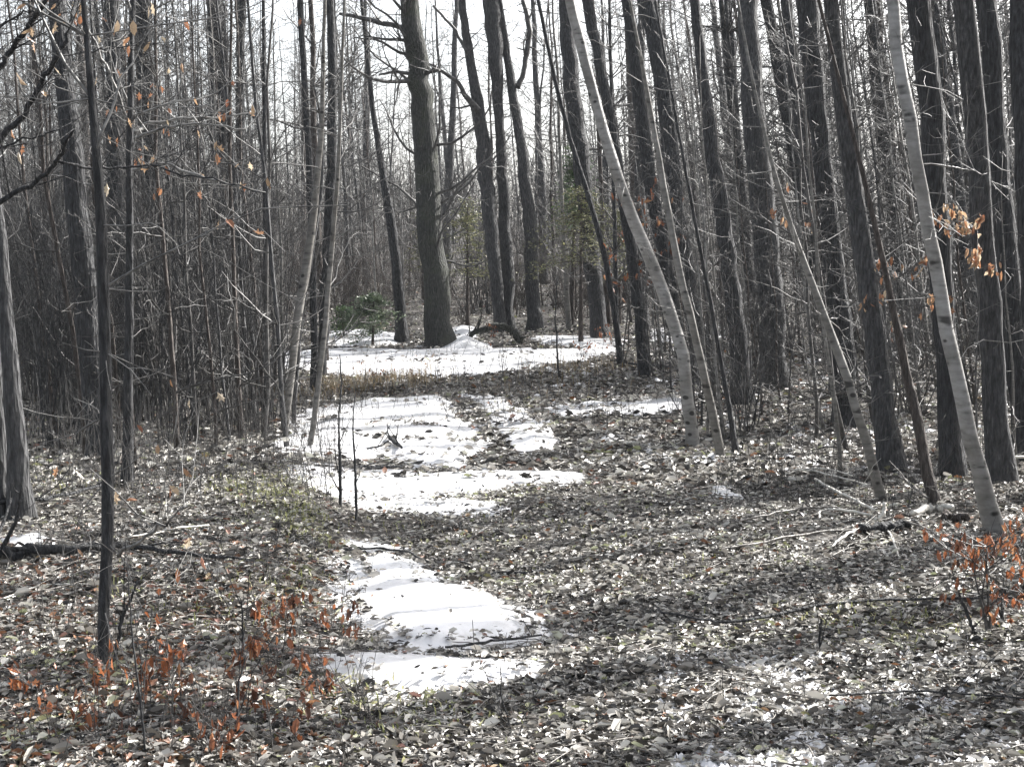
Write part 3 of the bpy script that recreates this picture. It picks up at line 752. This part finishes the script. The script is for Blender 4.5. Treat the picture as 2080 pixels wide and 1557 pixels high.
scatter('sap', 85, 11.0, 26, lambda px, y: 1.0 if px > 1330 + max(0, 16 - y) * 60 else 0, (.4, .8), wide=1.25)
# trees beyond the right and left picture edges: their shadows fall across the track
scatter('thin', 24, 19, 40, lambda px, y: 1.0 if px > 1420 else (.5 if px < 420 else 0), (.8, 1.2))
protos['shade'] = [proto_tree(12, .15, 4, 1, 3, M_DARK, z0=.6), proto_tree(11, .10, 4, 1, 3, M_GREY, z0=.4)]
for p in protos['shade']: tag(p, 'x', 'tree')
SH = [(3.3,6.6),(5.0,8.9),(6.9,11.6),(2.9,5.2),(4.2,6.0),(3.9,8.1),(6.3,7.2),(5.6,10.5),(8.2,9.6),(5.9,13.4),(7.6,13.0),(9.5,16.5),(7.9,18.2),(11.5,14.2),(10.2,21.5),(12.6,24.0),(13.9,19.4)]
for k in range(len(SH)):
    y = rng.uniform(5, 34); x = .37 * y + rng.uniform(.8, 9); x, y = SH[k]
    place('shade', x, y, rng.uniform(.8, 1.1), 'bare tree outside the picture whose shadow falls across the track', 'bare trees outside the picture shading the track', wide=1.75)
print('copies', len(bpy.data.objects))

# ------------------------------------------------------------------ shrubs
def proto_shrub(stems, h, spread, r, name='bare_shrub', kids=4):
    mb = MB()
    for k in range(stems):
        a = rng.random() * 6.283; s = rng.uniform(.02, .12)
        p = np.array([math.cos(a) * s, math.sin(a) * s, -.05])
        d = np.array([math.cos(a) * spread * rng.random(), math.sin(a) * spread * rng.random(), 1])
        grow(mb, p, d, h * rng.uniform(.5, 1), r * rng.uniform(.6, 1.3), 2 if k % 2 else 1, kids, wob=.11, up=.08, rmin=.0018, spread=.45, sides=3)
    o = mb.build(name, M_TWIG if random.random() < .6 else M_GREY)
    return o
def shrub_set(protos_, spots, label, group, cat='shrub'):
    for k, (x, y, s) in enumerate(spots):
        if k < len(protos_): o = protos_[k]
        else:
            o = protos_[int(rng.integers(0, len(protos_)))].copy(); COL.objects.link(o)
        o.location = (x, y, float(gh(x, y))); o.rotation_euler = (0, 0, rng.random() * 6.28); o.scale = (s, s, s * rng.uniform(.85, 1.15))
        tag(o, label, cat, group)
ps = [proto_shrub(12, 3.5, .22, .0085) for _ in range(6)]
spots = []
while len(spots) < 88:
    px = rng.uniform(-60, 575) if len(spots) < 60 else rng.uniform(230, 575); y = rng.uniform(13, 25)
    if px > 430 and y < 13.5: continue
    spots.append((col_x(px, y), y, rng.uniform(.7, 1.15)))
shrub_set(ps, spots, 'clump of dark upright whips in the left-hand thicket', 'clumps of whips forming the left-hand thicket')
ps = [proto_shrub(12, 3.4, .45, .013) for _ in range(5)]
spots = []
while len(spots) < 92:
    px = rng.uniform(-60, 2140); y = rng.uniform(33, 62)
    spots.append((col_x(px, y), y, rng.uniform(.7, 1.2)))
shrub_set(ps, spots, 'leafless brush clump closing the far end of the track', 'leafless brush clumps behind the track end')
ps = [proto_shrub(16, 2.0, .6, .009, kids=5) for _ in range(5)]
for p in ps: p.data.materials[0] = M_BROWN
spots = []
while len(spots) < 70:
    px = rng.uniform(560, 1500); y = rng.uniform(28.5, 42)
    if y < 31 and 760 < px < 1250: continue
    spots.append((col_x(px, y), y, rng.uniform(.6, 1.15)))
shrub_set(ps, spots, 'brownish twiggy brush clump just beyond the far snow strip', 'brown brush clumps just beyond the far snow')
ps = [proto_shrub(9, 1.9, .5, .008) for _ in range(4)]
spots = []
while len(spots) < 48:
    px = rng.uniform(1400, 2140); y = rng.uniform(14, 28)
    spots.append((col_x(px, y), y, rng.uniform(.6, 1.2)))
shrub_set(ps, spots, 'low leafless shrub between the trunks on the right slope', 'low leafless shrubs on the right slope')

# distant brush: one mass nobody could count
mb = MB()
for k in range(2600):
    y = rng.uniform(55, 95); x = rng.uniform(-.42, .42) * y
    p = np.array([x, y, float(gh(x, y)) - .1]); hh = rng.uniform(1.5, 4.6)
    grow(mb, p, np.array([rng.normal(-.08, .15), rng.normal(0, .15), 1]), hh, .02, 1, 4, wob=.08, up=.05, rmin=.008, sides=3, spread=.6)
o = mb.build('undergrowth', M_BROWN); tag(o, 'grey-brown brush massed on the rise behind all the trees', 'undergrowth', kind='stuff')

# ------------------------------------------------------------------ evergreens
def evergreen(name, label, px, py, depth, h, rad, mat, density=900, lean=0.0, nsz=.05, z0=.1, dome=False):
    G = at(px, py, depth) if depth else ground(px, py)
    G[2] = gh(G[0], G[1])
    root = empty(name, G, label, 'evergreen')
    mb = MB(); z = np.linspace(-.1, h, 10); P = np.stack([lean * z, 0 * z, z], -1)
    mb.tube(P, np.linspace(.02 + .012 * h, .005, 10), 7); 
    C = []
    for k in range(int(26 * h)):
        t = rng.uniform(z0, .98); p = np.array([lean * t * h, 0, t * h]); a = rng.random() * 6.283
        L = rad * ((1.15 - t) if not dome else math.sqrt(max(.02, 1 - ((t - .45) / .56) ** 2))) * rng.uniform(.6, 1.1)
        m = 7; Q = [p + np.array([math.cos(a), math.sin(a), .1]) * L * s - np.array([0, 0, .35 * L * s * s]) for s in np.linspace(0, 1, m)]
        mb.tube(np.array(Q), np.linspace(.008, .002, m), 3, cap=False)
        for j in range(int(density / (26 * h)) + 2):
            s = rng.uniform(.15, 1); q_ = Q[min(m - 1, int(s * m))]
            C.append(q_ + rng.normal(0, .05, 3) * np.array([1.6, 1.6, .5]))
    mb.build('trunk', M_BROWN, root)
    C = np.array(C); n = len(C)
    leaves_mesh('foliage', C, rng.uniform(nsz * .7, nsz * 1.5, n), np.abs(rng.normal(0, .5, n)), mat, kinds=np.zeros(n, int), parent=root)
    return root
evergreen('evergreen_shrub', 'small bright green evergreen left of the trunk with a flared foot', 757, 702, 26.5, .95, .56, M_FRESH, 3000, .03, .055, .25, True)
evergreen('evergreen_shrub', 'low sprawling green evergreen at the back-left rim of the clearing', 700, 700, 28, .62, .40, M_EVER, 1500, -.1, .05, .3, True)
evergreen('young_hemlock', 'yellow-green young hemlock behind the shaggy dark trunk', 1180, 690, 27, 2.9, 1.15, M_YGREEN, 3000, 0, .05, .5, True)
evergreen('young_hemlock', 'taller dark hemlock sapling above the yellow-green one', 1160, 680, 31, 3.9, 1.0, M_EVER, 2600, .03, .06, .55)
evergreen('young_hemlock', 'olive hemlock sapling between the mossy trunk and the central pair', 950, 680, 31, 2.7, .6, M_YGREEN, 1800, 0, .055, .4, True)
evergreen('young_hemlock', 'sparse hemlock showing left of the biggest mossy trunk', 860, 690, 38, 2.7, .7, M_YGREEN, 900, 0, .07, .3)
evergreen('young_hemlock', 'olive hemlock under the black straight trunk', 1258, 690, 31, 2.4, .45, M_YGREEN, 1100, 0, .06, .4)

# ------------------------------------------------------------------ leafy saplings
def leafy(label, px, py, h, wid, nleaf, mat, sz, depth=None, name='beech_sapling', stems=1, lean=0.0, z0=.15, r=.008):
    G = ground(px, py) if depth is None else at(px, py, depth)
    G[2] = gh(G[0], G[1])
    root = empty(name, G, label, 'sapling', 'saplings still holding dead leaves')
    mb = MB(); tips = []
    for s in range(stems):
        n = 8; z = np.linspace(-.04, h * rng.uniform(.75, 1), n)
        P = np.stack([lean * z + np.cumsum(rng.normal(0, .02 * h, n)), np.cumsum(rng.normal(0, .02 * h, n)), z], -1); P -= [P[0][0], P[0][1], 0]
        mb.tube(P, np.linspace(r, r * .3, n), 5)
        for k in range(9):
            t = rng.uniform(z0, 1); i = min(n - 1, int(t * n)); a = rng.random() * 6.283
            grow(mb, P[i], np.array([math.cos(a), math.sin(a), .35]), wid * rng.uniform(.4, 1), r * .4, 1, 3, rmin=.0012, tips=tips)
        tips.append(P[-1])
    mb.build('stem', M_TWIG, root)
    T = np.array(tips); C = T[rng.integers(0, len(T), nleaf)] + rng.normal(0, .009, (nleaf, 3))
    leaves_mesh('leaves', C, rng.uniform(sz * .7, sz * 1.3, nleaf), np.zeros(nleaf), mat, kinds=rng.integers(0, 3, nleaf), parent=root, hang=True)
low = [('rusty oak seedling at the front left bottom edge',150,1500,.12,.14,16), ('small orange-leaved seedling at the foot of the near dark sapling',212,1420,.14,.13,16),
 ('tall narrow rusty seedling right of the near sapling foot',345,1400,.36,.07,18), ('orange seedling with one bright drooping leaf',312,1455,.2,.08,12),
 ('rusty seedling cluster left of the front snow patch',500,1480,.34,.14,34), ('bushy rusty seedling behind the rusty cluster',545,1400,.3,.12,26),
 ('dark orange seedling with bright top leaf near the bank',575,1345,.26,.08,16), ('rusty seedling on the rim of the front snow',640,1420,.26,.10,18),
 ('curled brown seedling leaning over the snow tongue edge',705,1330,.24,.07,14), ('brown-leaved seedling at the corner of the snow tongue',672,1300,.2,.07,12),
 ('front seedling with broad rusty leaves low at the bottom edge',440,1560,.14,.12,18), ('short rusty seedling between leaves at bottom',260,1500,.2,.08,12),
 ('single orange-leaved shoot on the left bank',385,1140,.1,.05,6), ('low rusty shoots below the left fallen branch',60,1480,.2,.1,14),
 ('scattered rusty shoots above the bottom left corner',600,1530,.2,.1,14), ('rusty shoot standing before the bank edge',380,1470,.24,.1,18)]
for lb, px, py, h, wd, nl in low:
    leafy(lb, px, py, h, wd, int(nl * 1.9), M_ORANGE, .04, r=.003, name='beech_seedling')
leafy('spreading orange beech sapling at the right edge beside the largest birch foot', 2010, 1300, .42, .38, 170, M_ORANGE, .045, stems=3, lean=-.1, z0=.45, r=.008)
leafy('small rusty beech tuft below the spreading orange one at right', 2075, 1310, .4, .3, 70, M_ORANGE, .045, stems=2, z0=.3, r=.006)
leafy('sapling with pale tan curled leaves before the massive blackish trunks', 1985, 1010, 2.0, .42, 150, M_TAN, .062, stems=1, z0=.7, r=.010)
leafy('thin sapling with a few tan leaves left of the largest white birch', 1800, 960, 2.0, .4, 55, M_TAN, .062, stems=1, z0=.74, r=.010)
leafy('red-orange oak sapling glowing behind the tall white birch', 1330, 745, 2.6, .65, 75, M_ORANGE, .10, depth=21, z0=.5, r=.012, stems=2, name='oak_sapling')
leafy('red-leaved oak sapling left of the tall white birch', 1265, 735, 2.9, .6, 55, M_ORANGE, .11, depth=23, z0=.4, r=.012, stems=2, name='oak_sapling')
leafy('sapling with dangling tan leaves in the right-hand wood', 1600, 860, 3.0, .5, 30, M_TAN, .09, depth=16, z0=.75, r=.012)
for k, (px, py) in enumerate(((720,770),(790,775),(840,770),(760,790),(690,800),(870,760))):
    leafy(['ochre-leaved sprig in the dry grass below the far snow strip, farthest left','ochre sprig standing against the middle of the far snow strip','orange-tinted sprig right of centre of the dry grass strip',
           'short ochre sprig in the front of the dry grass strip','brownish sprig at the left end of the dry grass strip','rightmost ochre sprig under the far snow strip'][k], px, py, .25, .14, 14, M_TAN, .05, r=.004, name='leafy_sprig')
for k, (px, py) in enumerate(((1000,704),(1225,715),(1240,700),(1180,742))):
    leafy(['rusty sprig under the mossy fallen log','rusty sprig at the right end of the far snow strip','reddish sprig behind the right end of the far snow','faded pinkish sprig in front of the far snow right end'][k], px, py, .4, .2, 22, M_ORANGE, .06, r=.005, name='leafy_sprig')

# ------------------------------------------------------------------ grass and dead stalks
def grass(n, zones, h, mat, label):
    V = []; T = []; A = []; k = 0
    for (px, py, sx, sy, cnt) in zones:
        for _ in range(cnt):
            g_ = ground(px + random.gauss(0, sx), py + random.gauss(0, sy)); a = random.random() * 6.28; H = h * random.uniform(.5, 1.3)
            d = np.array([math.cos(a), math.sin(a), 0]); s = np.array([-d[1], d[0], 0]) * .0035
            b_ = random.uniform(.2, 1.1)
            p1 = g_ + d * H * .25 * b_ + [0, 0, H * .55]; p2 = g_ + d * H * b_ + [0, 0, H * (1 - .5 * b_)]
            V += [g_ - s, g_ + s, p1 + s, p1 - s, p2]; T += [(k, k + 1, k + 2), (k, k + 2, k + 3), (k + 3, k + 2, k + 4)]; A += [random.random()] * 3; k += 5
    o = make_mesh('grass', np.array(V), np.array(T).ravel(), np.full(len(T), 3), mat, smooth=False, attrs={'rnd': A})
    return tag(o, label, 'grass', kind='stuff')
grass(0, [(540,1000,60,22,700),(610,1060,30,20,260),(90,985,60,12,160),(1000,1080,200,30,120),(1760,1270,90,20,260),(1230,1130,180,60,120),(1850,1310,100,20,200),(1540,820,30,8,60),(420,1230,180,80,260),(600,1200,50,40,160),(700,1420,80,30,120),(800,1480,150,30,200)], .07, M_GRASS, 'wispy yellow-green grass tufts among the dead leaves')
grass(0, [(720,785,60,10,500),(840,775,40,8,260),(1180,750,60,10,240),(650,800,40,10,200),(1100,790,90,12,160),(700,700,50,5,120)], .20, M_STRAW, 'dry ochre grass strip between the two larger snow patches')

def stalks(n, zone, h, label, mat):
    mb = MB()
    for _ in range(n):
        g_ = ground(random.uniform(zone[0], zone[2]), random.uniform(zone[1], zone[3]))
        if g_[1] < 4: continue
        grow(mb, g_ - [0, 0, .02], np.array([random.gauss(0, .2), random.gauss(0, .2), 1]), h * random.uniform(.4, 1.4), .0026 * (g_[1] / 8) ** .5, 1, 2, wob=.12, rmin=.001, sides=3)
    o = mb.build('dead_stalks', mat); return tag(o, label, 'dead stalks', kind='stuff')
stalks(260, (0, 1080, 760, 1600), .22, 'short dead stalks poking through the leaves on the left bank', M_TWIG)
stalks(170, (1000, 1000, 2080, 1560), .16, 'short dead stalks poking through leaves on the right', M_TWIG)
stalks(420, (540, 690, 1450, 880), .40, 'thin dead stalks standing around the far snow', M_TWIG)
stalks(420, (0, 860, 700, 1040), .55, 'thin dead stalks at the front rim of the left thicket', M_TWIG)
stalks(260, (1450, 820, 2080, 1060), .45, 'thin dead stalks on the right slope between the trunks', M_TWIG)

def twigs_litter(n, y0, y1, rr, label):
    mb = MB()
    for _ in range(n):
        y = y0 * (y1 / y0) ** random.random(); x = random.uniform(-.42, .42) * y
        if float(snow_sd(np.array([x]), np.array([y]))[0]) > 0 and random.random() < .8: continue
        a = random.gauss(0, .8); L = random.uniform(.1, .55) * (y / 9) ** .6; m = 5
        xs = x + np.linspace(0, L, m) * math.cos(a) + np.cumsum(rng.normal(0, .012, m)); ys = y + np.linspace(0, L, m) * math.sin(a) + np.cumsum(rng.normal(0, .012, m))
        zs = gh(xs, ys) + .03 + rng.random(m) * .02
        r = random.uniform(*rr)
        mb.tube(np.stack([xs, ys, zs], -1), np.linspace(r, r * .5, m), 4)
    o = mb.build('twig_litter', M_STICK); return tag(o, label, 'twigs', kind='stuff')
twigs_litter(1100, 4.5, 12, (.0015, .004), 'short broken twigs strewn over the near leaves')
twigs_litter(900, 12, 30, (.003, .008), 'broken twigs strewn over the farther leaves')

# ------------------------------------------------------------------ fallen branches, sticks, logs, drawn on the ground
def stick(name, label, cat, pts, mat, lift=.03, side=0, endcap=None, group=None, sides=7, free=None):
    P = []; R = []
    for k, p in enumerate(pts):
        px, py, wd = p[:3]; hgt = p[3] if len(p) > 3 else lift
        g_ = ground(px, py) if free is None else at(px, py, free)
        if free is None and hgt > lift:            # raised point: same distance as the first point
            g_ = at(px, py, P[0][1])
        else: g_ = g_ + [0, 0, lift if free is None else 0]
        P.append(g_); R.append(wd * g_[1] / F / 2)
    P = np.array(P); R = np.array(R); u = np.linspace(0, len(P) - 1, max(8, len(P) * 4))
    PP = np.stack([np.interp(u, np.arange(len(P)), P[:, k]) for k in range(3)], -1); RR = np.interp(u, np.arange(len(P)), R)
    PP[1:-1] = (PP[:-2] + 2 * PP[1:-1] + PP[2:]) / 4
    PP[1:-1] += rng.normal(0, .35, (len(PP) - 2, 3)) * RR[1:-1, None]
    c = P[0].copy(); mb = MB(); mb.tube(PP, RR, sides, lump=.12)
    for k in range(side):
        i = int(rng.integers(1, len(PP) - 1)); T = unit(PP[i + 1] - PP[i]) if i + 1 < len(PP) else unit(PP[i] - PP[i - 1])
        grow(mb, PP[i], T + rng.normal(0, .6, 3) + [0, 0, .4], rng.uniform(.1, .45), RR[i] * .45, 1, 2, rmin=.0012)
    if endcap is not None:
        root = empty(name, c, label, cat, group)
        mb.build('log', mat, root, origin=c)
        m2 = MB(); d = unit(PP[0] - PP[2]); m2.tube(np.array([PP[0] - d * .002, PP[0] + d * .006]), np.array([RR[0] * .93, RR[0] * .93]), 12, lump=.1)
        m2.build('cut_face', endcap, root, origin=c); return root
    o = mb.build(name, mat, origin=c); o.location = c
    return tag(o, label, cat, group)
FB = 'fallen branches and sticks on the leaves'
stick('fallen_branch', 'thick dark fallen branch lying level across the left bank', 'branch', [(-60,1160,26),(0,1150,24),(72,1139,22),(150,1139,17),(220,1136,13),(250,1132,12),(300,1138,11),(358,1147,9),(460,1158,6),(572,1166,3)], M_DARK, .06, 7, group=FB, sides=9)
stick('fallen_branch', 'thin dark branch with a lit top edge above the thick fallen one', 'branch', [(-40,1070,9),(0,1062,9),(70,1056,8),(143,1046,7),(215,1021,6)], M_DARK, .12, 3, group=FB)
stick('fallen_branch', 'pale arched stick on the leaves left of the near sapling', 'stick', [(0,1238,4),(50,1218,4),(97,1205,4),(150,1206,4),(215,1207,3)], M_PALE, .04, 1, group=FB)
stick('fallen_branch', 'pale curved stick right of the near sapling above the thick branch', 'stick', [(262,1112,4),(320,1104,4),(360,1090,4),(425,1085,3)], M_PALE, .05, 1, group=FB)
stick('fallen_branch', 'long thin dark branch sweeping across the leaves at right', 'branch', [(1340,1266,4),(1420,1278,5),(1480,1288,6),(1559,1276,7),(1648,1252,7),(1773,1241,6),(1938,1235,5),(2100,1236,4)], M_DARK, .05, 5, group=FB)
stick('fallen_branch', 'thin dark stick on thin snow at the bottom right', 'stick', [(1684,1440,4),(1760,1437,5),(1845,1431,5),(1960,1440,4),(2085,1444,3)], M_DARK, .05, 2, group=FB)
stick('fallen_branch', 'dark stick half buried at the bottom centre-right', 'stick', [(1040,1497,4),(1120,1488,5),(1200,1480,5),(1260,1478,3)], M_DARK, .04, 1, group=FB)
stick('fallen_branch', 'dark branch lying by the wheel track below the wide shadow', 'branch', [(940,1195,3),(1010,1180,5),(1085,1178,6),(1120,1165,4)], M_DARK, .04, 1, group=FB)
stick('fallen_branch', 'bowed branch arching over the top of the snow tongue', 'branch', [(700,1135,4),(780,1132,5),(830,1140,5),(870,1160,4)], M_DARK, .05, 0, group=FB)
stick('fallen_branch', 'dark stick with leaves lying between the two front snow patches', 'stick', [(905,1350,5),(950,1345,6),(1010,1336,6),(1100,1322,4)], M_DARK, .07, 2, group=FB)
stick('fallen_branch', 'long branch across the leaves behind the black straight trunk', 'branch', [(1240,742,4),(1300,752,5),(1380,757,5),(1440,757,3)], M_DARK, .08, 2, group=FB)
stick('fallen_branch', 'forked dead twig sticking up from the striped snow', 'twig', [(745,925,4),(775,905,4,.2),(790,895,3,.2)], M_DARK, .06, 3, group=FB)
stick('fallen_branch', 'dark gnarled twig next to the forked twig on striped snow', 'twig', [(790,908,8),(803,920,9),(816,932,5)], M_DARK, .10, 3, group=FB)
stick('fallen_branch', 'dark stick along the lower rim of the striped snow', 'stick', [(640,960,4),(720,965,6),(800,963,6),(860,950,3)], M_DARK, .06, 2, group=FB)
# brush pile
BP = 'bleached sticks of the brush pile at right'
stick('log', 'short dark cut log with a rusty sawn end in the brush pile', 'log', [(1744,1090,21),(1790,1088,21),(1830,1085,18),(1862,1078,12)], M_DARK, .05, 0, endcap=plain('sawn_wood', (.30, .16, .11), .8), sides=12)
stick('fallen_branch', 'long straight bleached pole pointing at the cut log', 'stick', [(1655,1000,5),(1700,1028,6),(1740,1048,6),(1775,1068,6)], M_PALE, .10, 3, group=BP)
stick('fallen_branch', 'second bleached pole under the long straight one', 'stick', [(1600,985,3),(1640,985,4),(1700,1000,4),(1760,1018,3)], M_PALE, .12, 2, group=BP)
stick('fallen_branch', 'bright white peg standing up behind the cut log', 'stick', [(1777,1072,7),(1783,1055,7,.2),(1795,1040,8,.2),(1797,1020,8,.2)], M_PALE, .06, 0, group=BP)
stick('fallen_branch', 'hooked pale stick curling left of the cut log', 'stick', [(1664,1076,4),(1664,1062,4),(1678,1056,5),(1720,1058,5),(1766,1068,5)], M_PALE, .07, 0, group=BP)
stick('fallen_branch', 'pale stick slanting down from the sawn end of the log', 'stick', [(1688,1128,4),(1705,1112,5),(1738,1092,6)], M_PALE, .05, 1, group=BP)
stick('fallen_branch', 'pale curved twig below the cut log', 'stick', [(1804,1096,4),(1812,1112,4),(1820,1135,4),(1826,1150,3)], M_PALE, .05, 1, group=BP)
stick('fallen_branch', 'grey stick running right and down from the cut log', 'stick', [(1835,1082,5),(1880,1098,5),(1930,1128,4)], M_STICK, .07, 2, group=BP)
stick('fallen_branch', 'grey stick slanting between the brown stem and the pale birch sapling', 'stick', [(1835,1000,5),(1860,1022,6),(1885,1042,5)], M_STICK, .1, 2, group=BP)
stick('fallen_branch', 'pale twig crossing the top of the brush pile', 'stick', [(1595,1000,3),(1640,988,4),(1690,990,3),(1730,1005,3)], M_PALE, .14, 2, group=BP)
stick('fallen_branch', 'long grey stick reaching left of the brush pile across the leaves', 'stick', [(1450,1135,4),(1520,1125,5),(1600,1108,5),(1680,1096,5),(1740,1092,4)], M_STICK, .05, 2, group=BP)
stick('fallen_branch', 'slim grey stick above the reaching one left of the pile', 'stick', [(1490,1085,3),(1560,1066,4),(1640,1052,4),(1700,1050,3)], M_STICK, .07, 2, group=BP)
stick('fallen_branch', 'pale forked stick at the right edge behind the orange beech', 'stick', [(1990,954,3),(2030,960,4),(2090,956,5)], M_PALE, .12, 3, group=BP)
stick('fallen_branch', 'white stick low at the right edge beneath the orange beech', 'stick', [(2040,1205,4),(2060,1210,5),(2100,1208,5)], M_PALE, .07, 1, group=BP)
stick('fallen_branch', 'pale chunk of rotten birch log beside the largest birch', 'log', [(1852,1060,10),(1880,1052,17),(1912,1048,16),(1935,1052,9)], M_PALE, .06, 0, sides=9)
stick('fallen_branch', 'dark rotten chunk lying right of the pale birch log', 'log', [(1915,1066,16),(1940,1066,20),(1965,1070,12)], M_BROWN, .05, 0, sides=9)
stick('fallen_log', 'arched mossy fallen log behind the far snow strip', 'log', [(925,700,5),(945,688,9,.5),(975,668,12,.5),(1010,662,13,.5),(1040,668,14,.5),(1052,690,16,.5),(1054,706,16,.5)], M_MOSS, .05, 5, sides=9)
# upright thin saplings close to the camera
for lb, pts in (('thin black forked stem right behind the near sapling foot', [(229,1366,9),(240,1300,8,.3),(252,1245,7,.3),(262,1225,5,.3),(279,1180,4,.3)]),
                ('thin whip rising from the bottom left among rusty seedlings', [(297,1556,5),(292,1480,5,.3),(286,1430,5,.3),(272,1320,4,.3),(265,1240,3,.3),(258,1150,2,.3)]),
                ('black twig shoot standing in the rusty seedlings near the middle', [(494,1345,4),(493,1280,4,.3),(491,1220,3,.3)]),
                ('dark stem standing at the bottom of the rusty seedling cluster', [(478,1510,5),(482,1440,6,.3),(486,1380,4,.3),(500,1330,3,.3)]),
                ('thin bare whip in front of the flat lens of snow', [(1042,1497,4),(1030,1450,3,.3),(1019,1422,3,.3),(1016,1350,2,.3)]),
                ('thin black whip on the left rim of the wide snow band', [(692,1038,7),(692,980,7,.3),(690,930,6,.3),(688,860,4,.3),(694,780,3,.3),(690,720,2,.3)]),
                ('second black whip right beside the one on the snow band rim', [(722,1062,6),(724,1000,6,.3),(720,930,5,.3),(716,850,3,.3),(722,800,2,.3)]),
                ('dark whip with a bent tip near the orange beech at right', [(1985,1300,7),(1970,1260,7,.3),(1952,1215,6,.3),(1948,1200,3,.3)]),
                ('short black post-like stem under the orange beech', [(2038,1280,8),(2036,1240,7,.3),(2035,1225,6,.3)]),
                ('small dark whip on the right-hand leaves by the long branch', [(1668,1330,5),(1664,1290,5,.3),(1668,1255,3,.3)]),
                ('thin whip standing in front of the black straight trunk by the far snow', [(1136,770,4),(1132,720,4,.3),(1128,650,3,.3),(1132,560,2,.3)])):
    stick('whip', lb, 'stem', pts, M_DARK, 0.0, 3, group='single thin stems near the track')
print('total objects', len(bpy.data.objects))

# ------------------------------------------------------------------ the thin hazy air of the backlit wood
hv = [(x, y, z) for x in (-230, 230) for y in (-60, 290) for z in (-3, 30)]
hf = [(0, 1, 3, 2), (4, 6, 7, 5), (0, 4, 5, 1), (2, 3, 7, 6), (0, 2, 6, 4), (1, 5, 7, 3)]
M_HAZE = bpy.data.materials.new('haze_air'); M_HAZE.use_nodes = True
n = M_HAZE.node_tree.nodes; n.clear()
ho = n.new('ShaderNodeOutputMaterial'); pv = n.new('ShaderNodeVolumePrincipled')
pv.inputs['Color'].default_value = (.90, .95, 1, 1); pv.inputs['Density'].default_value = .0004; pv.inputs['Anisotropy'].default_value = .1
M_HAZE.node_tree.links.new(pv.outputs[0], ho.inputs['Volume'])
hz = make_mesh('haze', hv, np.array(hf).ravel(), np.full(6, 4), M_HAZE, smooth=False)
tag(hz, 'thin pale haze in the backlit wood', kind='stuff')
